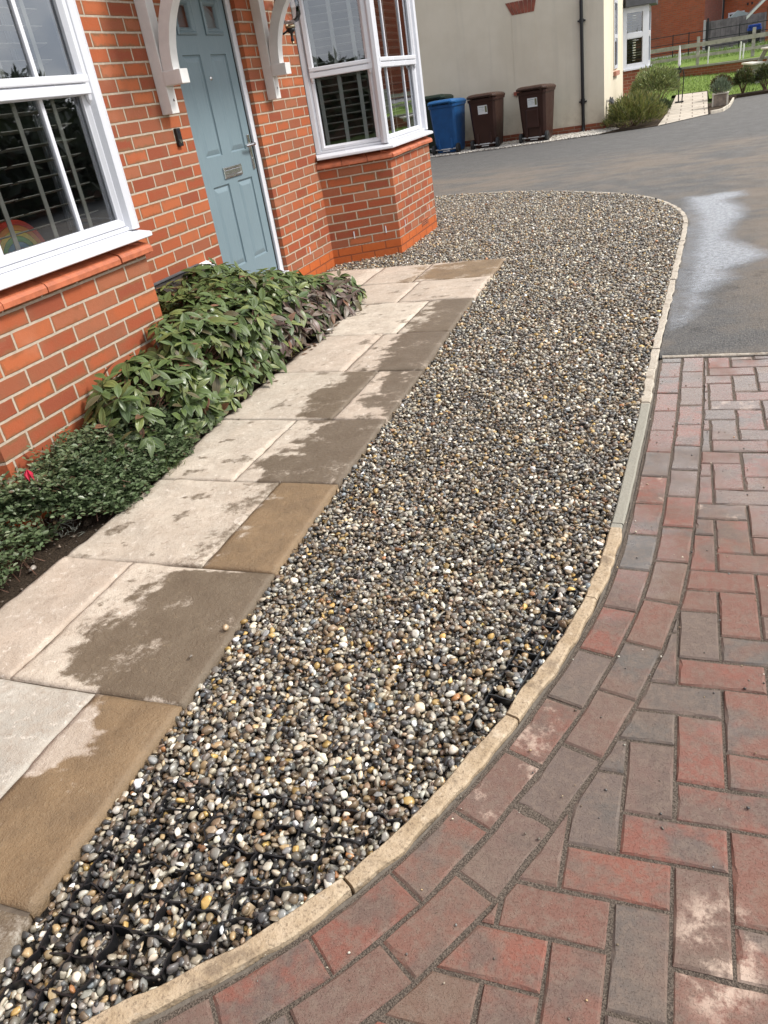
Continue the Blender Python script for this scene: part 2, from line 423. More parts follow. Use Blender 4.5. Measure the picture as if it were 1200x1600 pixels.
# soil bed and gravel bed sheets
tag(MB().prism([(-.06,-5.4),(.97,-5.4),(.97,.40),(-.06,.40)], -.09, -.028).build('planting_bed', M['soil']), kind='structure')
t = NT('gravel_base'); p = t.pos(); n1 = t.noise(p, 60, 4, .7); t.bump(n1, .02)
M['gbase'] = t.set(t.mix(n1, (.016,.014,.012), (.07,.06,.05)), .9, .2)
gp = [(1.82,-4.9)] + [(a_, b_) for a_, b_ in KS[::6]] + [(-1.2,5.9),(-1.2,1.5),(1.6,1.5)]
mb = MB(); mb.prism(gp, -.085, -.043); tag(mb.build('gravel_bed', M['gbase']), kind='structure')

# ------------------------------------------------------------------ kerb of thin sandstone strips
t = NT('kerb_sandstone'); p = t.pos(); n1 = t.noise(p, 18, 5, .65); n2 = t.noise(p, 130, 4, .7)
rp = t.n('NewGeometry').outputs['Random Per Island']
c = t.mix(t.ss(n1, .3, .7), (.49,.385,.265), (.36,.265,.165)); 
y_ = t.sep(p)[1]
c = t.mix(t.ss(y_, -2.7, -1.2), c, t.mix(t.ss(n1, .3, .7), (.52,.465,.385), (.42,.37,.30)))
c = t.mix(t.ss(n2, .50, .68, 0, .8), c, (.18,.13,.085)); c = t.mix(t.ss(t.noise(p, 11, 5, .65), .54, .68, 0, .7), c, (.17,.125,.085)); c = t.mix(t.ss(t.noise(p, 34, 4, .6), .58, .7, 0, .5), c, (.62,.52,.39))
grey = t.math('MULTIPLY', t.ss(y_, -2.632, -2.628), t.ss(y_, -1.562, -1.558, 1, 0))
c = t.mix(grey, c, t.mix(n2, (.24,.225,.18), (.33,.31,.26)))
t.bump(t.math('ADD', n1, t.math('MULTIPLY', n2, .5)), .006); M['kerb'] = t.set(c, .82, .3)
def arclen(P):
    L = [0.]
    for a_, b_ in zip(P[:-1], P[1:]): L.append(L[-1]+math.dist(a_, b_))
    return L
def strip_pieces(P, cuts, w0, w1, z0, z1, gap=.006, jit=.004, step=.03):
    """thin stones along a polyline between the cut lengths"""
    L = arclen(P); mb = MB()
    def at(s):
        s = min(max(s, 0), L[-1]-1e-6)
        k = max(i for i in range(len(L)) if L[i] <= s); k = min(k, len(P)-2)
        f = (s-L[k])/(L[k+1]-L[k]); a_, b_ = P[k], P[k+1]
        d = math.dist(a_, b_); tx, ty = (b_[0]-a_[0])/d, (b_[1]-a_[1])/d
        return (a_[0]+(b_[0]-a_[0])*f, a_[1]+(b_[1]-a_[1])*f), (ty, -tx)
    for c0, c1 in zip(cuts[:-1], cuts[1:]):
        n = max(2, int((c1-c0)/step)); vs = []; fs = []
        rz = random.uniform(-.003, .003)
        q0_, _n = at((c0+c1)/2); jit0 = jit; jit = .0012 if (jit > .006 and -2.63 < q0_[1] < -1.56) else jit
        for i in range(n+1):
            s = c0+gap/2+(c1-c0-gap)*i/n; q, nn = at(s)
            e0 = fbm(s*9, 1.7, 3, 4)*jit; e1 = fbm(s*9, 8.1, 5, 4)*jit*1.3; e2 = fbm(s*12, 4.1, 7, 3)*jit*.7
            ch = .005
            for o, z in ((w0+e0, z0), (w0+e0, z1-ch+rz), (w0+e0+ch, z1+rz+e2*.5), (w1+e1-ch, z1+rz+e2*.5), (w1+e1, z1-ch+rz), (w1+e1, z0)):
                vs.append((q[0]+nn[0]*o, q[1]+nn[1]*o, z))
        jit = jit0
        for i in range(n):
            for j in range(5): fs.append((i*6+j, i*6+j+1, (i+1)*6+j+1, (i+1)*6+j))
        fs.append((0,1,2,3,4,5)); fs.append(tuple(n*6+k for k in range(5, -1, -1)))
        mb.add(vs, fs)
    return mb
LK = arclen(KS)
def len_at_y(yv): return min(LK[i] for i in range(len(KS)) if KS[i][1] >= yv)
cuts = [0]; s = .35
while s < len_at_y(-2.66): cuts.append(s); s += random.uniform(.42, .62)
cuts = [c_ for c_ in cuts if c_ < len_at_y(-2.63)-.2] + [len_at_y(-2.63), len_at_y(-1.56)]
s = cuts[-1]
while s < LK[-1]-.3: s += random.uniform(.28, .5); cuts.append(min(s, LK[-1]))
# outward = right of travel (towards the drive)
kb = strip_pieces(KS, cuts, .002, .043, -.09, -.023, .007, .0075, .018)
tag(kb.build('kerb', M['kerb']), kind='structure')
# grey pointing smeared between kerb and bricks
def mortar_m():
    t = NT('kerb_pointing'); p = t.pos(); n1 = t.noise(p, 40, 4, .7); t.bump(n1, .006)
    return t.set(t.mix(n1, (.075,.063,.052), (.22,.19,.155)), .9, .25)
M['pointing'] = mortar_m()
KLOW = [q for q in KS if q[1] < -.93]
tag(strip_pieces(KLOW, [0, arclen(KLOW)[-1]], .038, .060, -.09, -.0365, 0, .006).build('kerb_mortar', M['pointing']), kind='structure')

# ------------------------------------------------------------------ block paving
def clip(poly, px, py, nx, ny):
    out = []
    for i in range(len(poly)):
        a_, b_ = poly[i], poly[(i+1) % len(poly)]
        da = (a_[0]-px)*nx+(a_[1]-py)*ny; db = (b_[0]-px)*nx+(b_[1]-py)*ny
        if da >= 0: out.append(a_)
        if (da >= 0) != (db >= 0):
            f = da/(da-db); out.append((a_[0]+(b_[0]-a_[0])*f, a_[1]+(b_[1]-a_[1])*f))
    return out
def area(P): return .5*sum(P[i][0]*P[(i+1) % len(P)][1]-P[(i+1) % len(P)][0]*P[i][1] for i in range(len(P)))
def inset(P, d):
    if area(P) < 0: P = P[::-1]
    out = P
    for i in range(len(P)):
        a_, b_ = P[i], P[(i+1) % len(P)]; L = math.dist(a_, b_)
        if L < 1e-6: continue
        nx, ny = -(b_[1]-a_[1])/L, (b_[0]-a_[0])/L
        out = clip(out, a_[0]+nx*d, a_[1]+ny*d, nx, ny)
        if len(out) < 3: return []
    # drop near-duplicates
    res = []
    for q in out:
        if not res or math.dist(q, res[-1]) > 1e-4: res.append(q)
    if len(res) > 2 and math.dist(res[0], res[-1]) < 1e-4: res.pop()
    return res
pav = MB()
def paver(P, zt=-.030, ch=.0045):
    if len(P) < 3: return
    A = inset(P, .0035)
    if len(A) < 3 or abs(area(A)) < .00025: return
    T = []
    cx = sum(q[0] for q in A)/len(A); cy = sum(q[1] for q in A)/len(A)
    A2 = []
    for i in range(len(A)):
        a_, b_ = A[i], A[(i+1) % len(A)]; L = math.dist(a_, b_); m_ = max(1, int(L/.022))
        for k_ in range(m_): A2.append((a_[0]+(b_[0]-a_[0])*k_/m_, a_[1]+(b_[1]-a_[1])*k_/m_))
    A = A2
    for q in A:
        L = math.dist(q, (cx, cy)); wv = max(0, noise.noise(Vector((q[0]*23, q[1]*23, 2.)))-.12)*.012+abs(noise.noise(Vector((q[0]*70, q[1]*70, 5.))))*.0022
        k = max(0, 1-(ch*1.1+wv)/L); T.append((cx+(q[0]-cx)*k, cy+(q[1]-cy)*k))
    n = len(A); dz = random.gauss(0, .0011); ax, ay = random.gauss(0, .008), random.gauss(0, .008)
    zf = lambda q: zt+dz+ax*(q[0]-cx)+ay*(q[1]-cy)
    vs = [(q[0], q[1], -.085) for q in A]+[(q[0], q[1], zf(q)-ch*.9) for q in A]+[(q[0], q[1], zf(q)) for q in T]
    fs = [(i, (i+1) % n, n+(i+1) % n, n+i) for i in range(n)]+[(n+i, n+(i+1) % n, 2*n+(i+1) % n, 2*n+i) for i in range(n)]+[tuple(range(2*n, 3*n))]
    pav.add(vs, fs)
# two stretcher courses that follow the kerb
base = [q for q in KS if q[1] < -.5]
def course(o0, o1, start, L=.2045):
    A = offset(base, o0); B = offset(base, o1); C_ = offset(base, (o0+o1)/2); LC = arclen(C_)
    def pt(P, s):
        k = max(i for i in range(len(LC)) if LC[i] <= s+1e-9); k = min(k, len(P)-2); f = (s-LC[k])/(LC[k+1]-LC[k])
        return (P[k][0]+(P[k+1][0]-P[k][0])*f, P[k][1]+(P[k+1][1]-P[k][1])*f)
    s = start
    while s+L < LC[-1]:
        P = [pt(A, s), pt(B, s), pt(B, s+L), pt(A, s+L)]
        P = clip(P, 0, -.965, 0, -1)
        paver(P); s += L*random.uniform(.985, 1.02)
course(.060, .158, .02); course(.160, .260, .115)
edge = offset(base, .2605)
E_ = np.array(edge)
def clip_edge(P):
    cx = sum(q[0] for q in P)/len(P); cy = sum(q[1] for q in P)/len(P)
    d = (E_[:, 0]-cx)**2+(E_[:, 1]-cy)**2; k = int(np.argmin(d))
    for kk in (k,):
        a_ = edge[max(kk-1, 0)]; b_ = edge[min(kk+1, len(edge)-1)]; L = math.dist(a_, b_)
        nx, ny = (b_[1]-a_[1])/L, -(b_[0]-a_[0])/L
        if d[k] < .2: P = clip(P, edge[kk][0], edge[kk][1], nx, ny)
        elif (cx-edge[kk][0])*nx+(cy-edge[kk][1])*ny < 0: return []
        if len(P) < 3: return []
    return P
X0, Y0, PIT = 2.885, -3.962, .1015
for a_ in range(-14, 40):
    for b_ in range(-18, 32):
        k = (a_-b_) % 4
        x = X0+a_*PIT; y = Y0+b_*PIT
        if k == 0: P = [(x, y), (x+2*PIT, y), (x+2*PIT, y+PIT), (x, y+PIT)]
        elif k == 3: P = [(x, y), (x+PIT, y), (x+PIT, y+2*PIT), (x, y+2*PIT)]
        else: continue
        if y > -.95 or y < -5.7 or x > 6.3 or x < 1.8: continue
        P = clip(P, 0, -.975, 0, -1)
        if len(P) < 3: continue
        paver(clip_edge(P))
t = NT('clay_block_paver'); p = t.pos(); rp = t.n('NewGeometry').outputs['Random Per Island']
w2 = t.n('TexWhiteNoise', noise_dimensions='1D'); t.put(w2.inputs['W'], rp); ww = t.sep(w2.outputs['Color'])
px, py, pz = t.sep(p)
n1 = t.noise(t.comb(t.math('ADD', px, t.math('MULTIPLY', ww[0], 7.)), py, t.math('MULTIPLY', ww[1], 5.)), 9, 4, .6)
n2 = t.noise(p, 55, 5, .7); n3 = t.noise(p, 260, 3, .6)
b1 = t.ramp(rp, [(0,(.200,.082,.056)),(.20,(.160,.098,.076)),(.36,(.225,.078,.052)),(.50,(.138,.100,.082)),(.62,(.195,.086,.060)),(.76,(.108,.096,.084)),(.84,(.165,.098,.066)),(.92,(.245,.080,.050))], 'CONSTANT')
b2 = t.ramp(ww[2], [(0,(.125,.086,.068)),(.4,(.165,.082,.058)),(.7,(.105,.090,.077))], 'CONSTANT')
c = t.mix(t.ss(n1, .42, .64, 0, .85), b1, b2)
n0 = t.noise(p, 3.1, 5, .65); c = t.mix(t.ss(n0, .45, .72, 0, .55), t.mix(.12, c, (.09,.065,.05)), (.160,.115,.084))
c = t.mix(t.ss(n2, .40, .70, 0, .62), c, (.195,.143,.108))           # silt film
c = t.mix(t.ss(n3, .60, .72, 0, .6), c, (.055,.04,.032))          # pits
c = t.mix(t.ss(t.noise(p, 420, 2, .5), .68, .76, 0, .5), c, (.42,.33,.26))
blm = t.math('MULTIPLY', t.ss(t.math('ADD', t.math('POWER', t.math('SUBTRACT', px, 3.165), 2.), t.math('MULTIPLY', t.math('POWER', t.math('ADD', py, 4.02), 2.), .35)), .0075, .0015), t.ss(t.noise(p, 18, 6, .7), .44, .62))
c = t.mix(t.math('MULTIPLY', blm, .75), c, (.60,.46,.36))
eff = t.math('MULTIPLY', t.ss(ww[0], .945, .95), t.ss(t.noise(p, 15, 6, .7), .50, .68))
c = t.mix(t.math('MULTIPLY', eff, .62), c, (.62,.47,.37))           # lime bloom on a few bricks
dry = t.ss(t.noise(p, 1.6, 3, .5), .46, .62)
brown = t.math('MULTIPLY', t.ss(t.noise(p, 3.2, 4, .6), .5, .66), t.ss(px, 3.15, 3.4))
c = t.mix(t.math('MULTIPLY', brown, .55), c, (.235,.125,.060))     # wet clay silt
wetz = t.math('MULTIPLY', t.ss(t.math('ADD', t.noise(p, 2.6, 4, .6), t.math('MULTIPLY', t.ss(py, -3.4, -1.6), .34)), .58, .82), 1.)
t.bump(t.math('ADD', t.math('MULTIPLY', n2, .25), t.math('ADD', t.math('MULTIPLY', t.ss(n3, .34, .46), .45), t.math('MULTIPLY', t.noise(p, 700, 3, .7), .5))), .0026, .8)
rg = t.math('ADD', t.ss(wetz, 0, 1, .62, .27), t.math('MULTIPLY', t.math('SUBTRACT', n2, .5), .25))
t.put(t.b.inputs['Coat Weight'], t.math('MULTIPLY', wetz, .75)); t.b.inputs['Coat Roughness'].default_value = .24
M['paver'] = t.set(c, rg, .5)
tag(pav.build('driveway', M['paver']), kind='structure')
t = NT('paving_joint_sand'); p = t.pos(); n1 = t.noise(p, 90, 5, .75); n2 = t.noise(p, 300, 3, .6); t.bump(t.math('ADD', n1, n2), .008)
M['sand'] = t.set(t.mix(t.ss(n2, .35, .7), (.085,.068,.055), (.235,.19,.15)), .95, .2)
jp = [q for q in offset(base, .055)[::5] if q[1] < -.98]
mb = MB(); mb.prism(jp+[(jp[-1][0], -.972),(7.,-.972),(7.,-6.2),(1.6,-6.2)], -.088, -.0342)
tag(mb.build('joint_sand', M['sand']), kind='structure')
# pale edging strip where the bricks meet the tarmac
PE = [(8., -.948), (2.975, -.948)]
tag(strip_pieces(densify(PE, .05), [0]+[.44*i for i in range(1, 11)]+[5.02], .0, .022, -.09, -.027, .004, .003).build('edging_strip', M['kerb']), kind='structure')
# grit lying in the joints and on the bricks
def ico(sub):
    bm = bmesh.new(); bmesh.ops.create_icosphere(bm, subdivisions=sub, radius=1)
    V = np.array([v.co[:] for v in bm.verts]); F = np.array([[v.index for v in f.verts] for f in bm.faces]); bm.free(); return V, F
def variants(sub, n, amp, flat):
    V, F = ico(sub); out = []
    for k in range(n):
        W = []
        o = Vector((k*7.1, k*3.3, 1.7))
        for v in V:
            vv = Vector(v); s_ = 1+amp*noise.noise(vv*1.1+o)+amp*.45*noise.noise(vv*2.6+o)
            W.append(vv*s_)
        W = np.array([list(w) for w in W])
        for _ in range(5 if sub > 1 else 2):          # knocked-off facets
            nn = np.array([random.gauss(0, 1) for _ in range(3)]); nn /= np.linalg.norm(nn); lim = random.uniform(.42, .8)
            dd = W @ nn; W = W-np.outer(np.maximum(dd-lim, 0)*.9, nn)
        W = W*np.array([1, random.uniform(.55, .92), random.uniform(*flat)])
        W /= np.abs(W[:, 0]).max(); out.append(W)
    return np.array(out), F
def rots(n, tilt):
    yaw = rng.uniform(0, 2*np.pi, n); tl = rng.normal(0, tilt, n); ta = rng.uniform(0, 2*np.pi, n)
    cz, sz = np.cos(yaw), np.sin(yaw); Z = np.zeros((n, 3, 3)); Z[:, 0, 0] = cz; Z[:, 0, 1] = -sz; Z[:, 1, 0] = sz; Z[:, 1, 1] = cz; Z[:, 2, 2] = 1
    ax = np.stack([np.cos(ta), np.sin(ta), np.zeros(n)], 1); K = np.zeros((n, 3, 3))
    K[:, 0, 2] = ax[:, 1]; K[:, 1, 2] = -ax[:, 0]; K[:, 2, 0] = -ax[:, 1]; K[:, 2, 1] = ax[:, 0]
    I = np.eye(3)[None]; T = I+np.sin(tl)[:, None, None]*K+(1-np.cos(tl))[:, None, None]*(K@K)
    return T@Z
def scatter(P, rad, sub, nvar, tilt, cols, amp=.42, flat=(.36, .72)):
    W, F = variants(sub, nvar, amp, flat); n = len(P); nv = W.shape[1]
    k = rng.integers(0, nvar, n)
    V = np.einsum('nij,nvj->nvi', rots(n, tilt), W[k])*rad[:, None, None]+P[:, None, :]
    FF = (F[None]+(np.arange(n)*nv)[:, None, None]).reshape(-1, 3)
    return V.reshape(-1, 3), FF, np.repeat(cols, nv, axis=0)
def join(parts):
    V = []; F = []; C_ = []; b = 0
    for v, f, c_ in parts: V.append(v); F.append(f+b); C_.append(c_); b += len(v)
    return np.concatenate(V), np.concatenate(F), np.concatenate(C_)
def inpoly(P, poly):
    x, y = P[:, 0], P[:, 1]; r_ = np.zeros(len(P), bool)
    for i in range(len(poly)):
        (x1, y1), (x2, y2) = poly[i], poly[i-1]
        if y1 == y2: continue
        r_ ^= ((y1 > y) != (y2 > y)) & (x < (x2-x1)*(y-y1)/(y2-y1)+x1)
    return r_
PAL = np.array([(.37,.325,.245),(.50,.455,.36),(.66,.62,.52),(.175,.155,.128),(.095,.090,.084),(.047,.045,.043),(.235,.175,.11),(.150,.102,.062),(.35,.245,.125),(.43,.28,.09),(.29,.135,.055),(.21,.205,.19),(.30,.28,.235),(.43,.365,.265),(.125,.102,.078),(.25,.165,.115),(.16,.18,.185)])
PW = np.array([9,8,6.2,11,11,10,10,10,6.5,2.8,1.3,7,8,8,9,1.5,1.4]); PW = PW/PW.sum()
def pebcol(n, w=PW): return np.clip(PAL[rng.choice(len(PAL), n, p=w)]*np.exp(rng.normal(-.02, .34, (n, 1)))*rng.uniform(.975, 1.025, (n, 3)), 0, .85)

# ------------------------------------------------------------------ gravel: loose pebbles, finer mesh near the viewer
GP = [(path_right(v)+.004, v) for v in np.linspace(-4.85, 1.555, 30)]
GPOLY = GP + [(1.69,1.566),(.30,1.566),(.02,1.566),(.02,1.93),(.575,2.235),(.575,3.44),(0.,3.76),(-.06,4.6),(-1.1,4.6),(-1.1,5.92)] + [q for q in KS[::-1]]
def jgrid(y0, y1, x0, x1, sp):
    gx = np.arange(x0, x1, sp); gy = np.arange(y0, y1, sp*.866)
    X, Y = np.meshgrid(gx, gy); X = X+(np.arange(len(gy)) % 2)[:, None]*sp*.5
    P = np.stack([X.ravel(), Y.ravel()], 1); P += rng.uniform(-.42, .42, P.shape)*sp
    return P[inpoly(P, GPOLY)]
# black cellular grid showing through in two worn places
def grid_lines(cx, cy, ang, cell, ni, nj):
    ca, sa = math.cos(ang), math.sin(ang); return cx, cy, ca, sa, cell, ni, nj
G1 = grid_lines(1.80, -4.47, R(2), .0695, 11, 8); G2 = grid_lines(2.62, -3.60, R(-12), .0620, 5, 10)
def dist_grid(P, G):
    cx, cy, ca, sa, cell, ni, nj = G
    u = ((P[:, 0]-cx)*ca+(P[:, 1]-cy)*sa)/cell; v = (-(P[:, 0]-cx)*sa+(P[:, 1]-cy)*ca)/cell
    ins = (u > -.1) & (u < ni+.1) & (v > -.1) & (v < nj+.1)
    d = np.minimum(np.abs(u-np.round(u)), np.abs(v-np.round(v)))*cell
    return np.where(ins, d, 9.)
def bare(P):
    """how worn the gravel is: 1 where the grid shows"""
    x, y = P[:, 0], P[:, 1]
    nz = np.array([noise.noise(Vector((a_*6, b_*6, 2.))) for a_, b_ in P])
    f1 = np.clip(.85-((y+4.45)/.42)+nz*1.1, 0, .9)
    dk = np.min(np.hypot(x[:, None]-np.array([q[0] for q in KS[:90:3]])[None], y[:, None]-np.array([q[1] for q in KS[:90:3]])[None]), 1)
    f2 = np.clip((.26-dk)/.12+nz*1.5-.60, 0, .7)*(y > -3.72)*(y < -2.95)
    return np.maximum(f1, f2)
parts = []
for (y0, y1, sp, sub, r0, r1) in ((-4.85, -3.0, .0142, 2, .0060, .0136), (-3.0, -1.4, .0145, 2, .0060, .0126), (-1.4, 1.6, .0165, 1, .0072, .0138), (1.6, 5.93, .0185, 1, .0080, .0142)):
    for layer in (0, 1):
        P = jgrid(y0, y1, -1.2, 3.15, sp*(1.0 if layer == 0 else 1.22))
        n = len(P); rad = rng.uniform(r0, r1, n)*rng.choice([1, 1, 1, 1.22, .8], n)
        z = np.full(n, -.036 if layer == 0 else -.021)+rng.normal(0, .0042, n)
        z += np.array([noise.noise(Vector((a_*2.2, b_*2.2, 0)))*.005 for a_, b_ in P])
        if y0 < -2.9:
            bb = bare(P); dg = np.minimum(dist_grid(P, G1), dist_grid(P, G2))
            z -= bb*.004
            rk = rng.random(n); keep = ~((bb > .35) & (dg < .0075) & (layer == 1) & (rk < .75)) & ~((bb > .6) & (dg < .004) & (rk < .6))
            P, rad, z = P[keep], rad[keep], z[keep]; n = len(P)
        cols = pebcol(n)
        f = np.clip((P[:, 1]+3.2)/4.5, 0, 1)[:, None]        # rinsed and wet near the drive, dusty and dry towards the house
        cols = cols*(1-f)+(cols*1.0+np.array([.33,.28,.225])*.09)*f
        parts.append(scatter(np.column_stack([P, z]), rad, sub, 26 if sub == 2 else 14, .55, cols))
V, F, C_ = join(parts)
t = NT('river_pebbles'); at_ = t.n('Attribute', attribute_name='tint'); p = t.pos()
n1 = t.noise(p, 130, 3, .6, dist=.6); n2 = t.noise(p, 600, 2, .6)
c = t.mix(t.ss(n1, .45, .75, 0, .5), at_.outputs['Color'], t.mix(.55, at_.outputs['Color'], (.07,.055,.042)))
c = t.mix(t.ss(n1, .40, .22, 0, .30), c, t.mix(.5, c, (.55,.47,.37)))
wet = t.ss(t.sep(p)[1], -3.4, -1.0)
t.bump(n2, .0006, .5)
M['pebble'] = t.set(c, t.math('ADD', t.ss(wet, 0, 1, .20, .36), t.math('MULTIPLY', n1, .18)), .6)
tag(mesh_np('gravel', V, F, M['pebble'], col=C_), kind='stuff')

def grid_obj(G, label, wave):
    cx, cy, ca, sa, cell, ni, nj = G; mb = MB(); root = None
    def w(u, v): return (cx+(u*ca-v*sa)*cell, cy+(u*sa+v*ca)*cell)
    def wall(a_, b_):
        n = 6; pts = []
        for i in range(n+1):
            u = a_[0]+(b_[0]-a_[0])*i/n; v = a_[1]+(b_[1]-a_[1])*i/n
            q = w(u+wave*noise.noise(Vector((u*1.9, v*1.9, 3))), v+wave*noise.noise(Vector((u*1.9, v*1.9, 8)))); pts.append(q)
        if not inpoly(np.array([pts[0], pts[-1]]), GPOLY).all(): return
        th = .0018; zt = (-.0135 if wave > .1 else -.0215)+(.004 if wave > .1 else .011)*noise.noise(Vector((a_[0]*.7, a_[1]*.7, 5)))
        d = math.dist(pts[0], pts[-1]) or 1; nx, ny = -(pts[-1][1]-pts[0][1])/d, (pts[-1][0]-pts[0][0])/d
        vs = []
        for q in pts:
            for sgn, z in ((-1, -.043), (-1, zt), (1, zt), (1, -.043)): vs.append((q[0]+nx*th*sgn, q[1]+ny*th*sgn, z))
        fs = []
        for i in range(n):
            for j in range(3): fs.append((i*4+j, i*4+j+1, (i+1)*4+j+1, (i+1)*4+j))
        fs += [(0,1,2,3), (n*4+3, n*4+2, n*4+1, n*4)]
        mb.add(vs, fs)
    for i in range(ni+1):
        for j in range(nj): wall((i, j), (i, j+1))
    for j in range(nj+1):
        for i in range(ni): wall((i, j), (i+1, j))
    return tag(mb.build('gravel_grid', M['black_plastic']), label, 'gravel grid')
grid_obj(G1, 'black plastic gravel grid with wavy bent cells between the pebbles beside the brown end slab', .28)
grid_obj(G2, 'black plastic gravel grid with small square cells showing beside the inner curve of the kerb', .08)

# loose bits lying about
def loose(n, poly_fn, z, r0, r1): 
    P = np.array([poly_fn() for _ in range(n)]); return scatter(np.column_stack([P, np.full(n, z)]), rng.uniform(r0, r1, n), 1, 8, .5, pebcol(n))
gr = loose(620, lambda: (random.uniform(2.3, 4.3), random.uniform(-4.7, -1.2)), -.0282, .0012, .0042)
msk = np.array([q for q in gr[0][::12]])
tag(mesh_np('grit', *gr[:2], M['pebble'], col=gr[2]), kind='stuff')
for (x, y, r_, lab) in ((1.775, -3.50, .008, 'tiny dark pebble lying alone on the big wet brown slab'), (1.815, -3.36, .011, 'tan pebble lying on the slab edge beside the gravel')):
    v_, f_, c_ = scatter(np.array([[x, y, .004]]), np.array([r_]), 2, 3, .2, np.array([(.16,.13,.10)] if 'dark' in lab else [(.42,.30,.18)]))
    tag(mesh_np('pebble', v_, f_, M['pebble'], col=c_), lab, 'pebble')

# ------------------------------------------------------------------ tarmac road and puddle
far_edge = [(-9,11.95),(-1.95,12.02),(-.49,12.02),(.50,12.10),(1.45,12.25),(2.54,12.50),(3.20,13.35),(3.46,13.62),(3.70,13.85),(3.86,14.75),(4.00,16.6),(4.10,17.28),(4.6,17.36),(6,17.5),(14,18.5)]
near = [q for q in offset(KS, .046)[::4] if q[1] > -.93]
poly = [(14,-.95)] + far_edge[::-1] + [(-9,5.97)] + near[::-1] + [(2.97,-.95)]
mb = MB()
bm = bmesh.new()
vs = [bm.verts.new((x, y, -.033)) for x, y in poly]; bm.faces.new(vs)
bmesh.ops.triangulate(bm, faces=bm.faces[:])
me = bpy.data.meshes.new('road'); bm.to_mesh(me); bm.free()
for pl in me.polygons:
    if pl.normal.z < 0: pl.flip()
t = NT('worn_tarmac'); p = t.pos(); px, py, pz = t.sep(p)
n1 = t.noise(p, 130, 4, .75); n2 = t.noise(p, 60, 4, .7); n3 = t.noise(p, 1.1, 5, .6); n4 = t.noise(p, 5, 5, .65)
vor = t.n('TexVoronoi'); vor.inputs['Scale'].default_value = 150; t.put(vor.inputs['Vector'], p)
c = t.mix(t.ss(n1, .3, .7), (.040,.039,.038), (.172,.166,.158))
c = t.mix(t.ss(t.sep(vor.outputs['Color'])[0], .72, .95, 0, .55), c, (.26,.235,.20))
stretch = t.noise(t.comb(t.math('MULTIPLY', px, .5), t.math('MULTIPLY', py, 1.1), 0.), 1.9, 5, .62)
band = t.math('ADD', t.ss(py, 5.2, 6.6), t.ss(px, 3.3, 3.7)); band = t.math('MULTIPLY', band, t.ss(py, 9.4, 7.2), clamp=True)
silt = t.math('MULTIPLY', t.math('MULTIPLY', band, t.ss(stretch, .36, .60)), t.ss(n2, .25, .65, .35, 1.))
c = t.mix(t.math('MULTIPLY', silt, .62), c, (.27,.205,.145))
c = t.mix(t.math('MULTIPLY', t.math('MULTIPLY', t.ss(t.noise(p, 2.4, 5, .65), .42, .62), t.ss(py, 9., 5.)), t.ss(n2, .35, .65, .15, .6)), c, (.235,.185,.135))
c = t.mix(t.ss(n3, .55, .75, 0, .3), c, (.17,.165,.16))
c = t.mix(t.math('MULTIPLY', t.ss(n4, .56, .68, 0, .5), t.ss(py, 2.5, .0)), c, (.035,.034,.033))
t.bump(t.math('ADD', t.math('MULTIPLY', n1, 1.), n2), .013, 1.)
M['tarmac'] = t.set(c, t.ss(n4, .3, .7, .62, .85), .5)
me.materials.append(M['tarmac']); o = bpy.data.objects.new('road', me); COL.objects.link(o); tag(o, kind='structure')

# wet patch: thin broken water film along the kerb, sky glare painted in, fading outwards
PUD = [(3.00,3.95),(3.20,3.86),(3.40,3.98),(3.62,3.92),(3.66,3.62),(3.50,3.42),(3.62,2.95),(3.58,2.55),(3.48,2.2),(3.46,1.75),(3.60,1.35),(3.68,1.08),(3.52,.86),(3.40,.72),(3.44,.55),(3.33,.40),(3.24,.2),(3.28,.0),(3.20,-.16),(3.12,-.38),(3.02,-.52),(2.99,-.45)]
kside = [q for q in offset(KS, .05)[::3] if -.45 < q[1] < 3.2]
PUD = PUD + kside
cx_, cy_ = 3.2, 1.7
def pud_mesh():
    xs_ = np.arange(2.94, 3.95, .025); ys_ = np.arange(-.85, 4.3, .05)
    bp = np.array(densify(PUD+[PUD[0]], .03))
    V = []; D = []
    for y in ys_:
        for x in xs_: V.append((x, y, -.0295))
    V = np.array(V); ins = inpoly(V, PUD)
    d = np.min(np.hypot(V[:, 0][:, None]-bp[None, :, 0], V[:, 1][:, None]-bp[None, :, 1]), 1); d = np.where(ins, d, -d)
    # beside the kerb the film runs right up to the stone
    kk = np.array(kside); dk = np.min(np.hypot(V[:, 0][:, None]-kk[None, :, 0], V[:, 1][:, None]-kk[None, :, 1]), 1)
    d = np.where(ins & (dk < .12), np.maximum(d, .06), d)
    nx = len(xs_); F = []
    for j in range(len(ys_)-1):
        for i in range(nx-1):
            q = [j*nx+i, j*nx+i+1, (j+1)*nx+i+1, (j+1)*nx+i]
            if max(d[k] for k in q) > -.05: F.append(q)
    used = sorted({k for q in F for k in q}); mp = {k: i for i, k in enumerate(used)}
    return V[used], np.array([[mp[k] for k in q] for q in F]), d[used]
pv, pf, pd = pud_mesh()
t = NT('water_film_with_glare'); t.t.nodes.remove(t.b); at_ = t.n('Attribute', attribute_name='film'); p = t.pos()
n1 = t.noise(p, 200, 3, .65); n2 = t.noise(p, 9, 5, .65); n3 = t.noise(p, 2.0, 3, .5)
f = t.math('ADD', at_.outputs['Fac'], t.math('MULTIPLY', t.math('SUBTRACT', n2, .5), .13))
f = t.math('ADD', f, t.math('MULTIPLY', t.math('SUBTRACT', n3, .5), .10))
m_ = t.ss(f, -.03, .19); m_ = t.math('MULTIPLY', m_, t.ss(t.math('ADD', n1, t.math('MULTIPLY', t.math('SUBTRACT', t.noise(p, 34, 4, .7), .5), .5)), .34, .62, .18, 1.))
fr = t.n('Fresnel'); fr.inputs['IOR'].default_value = 1.36
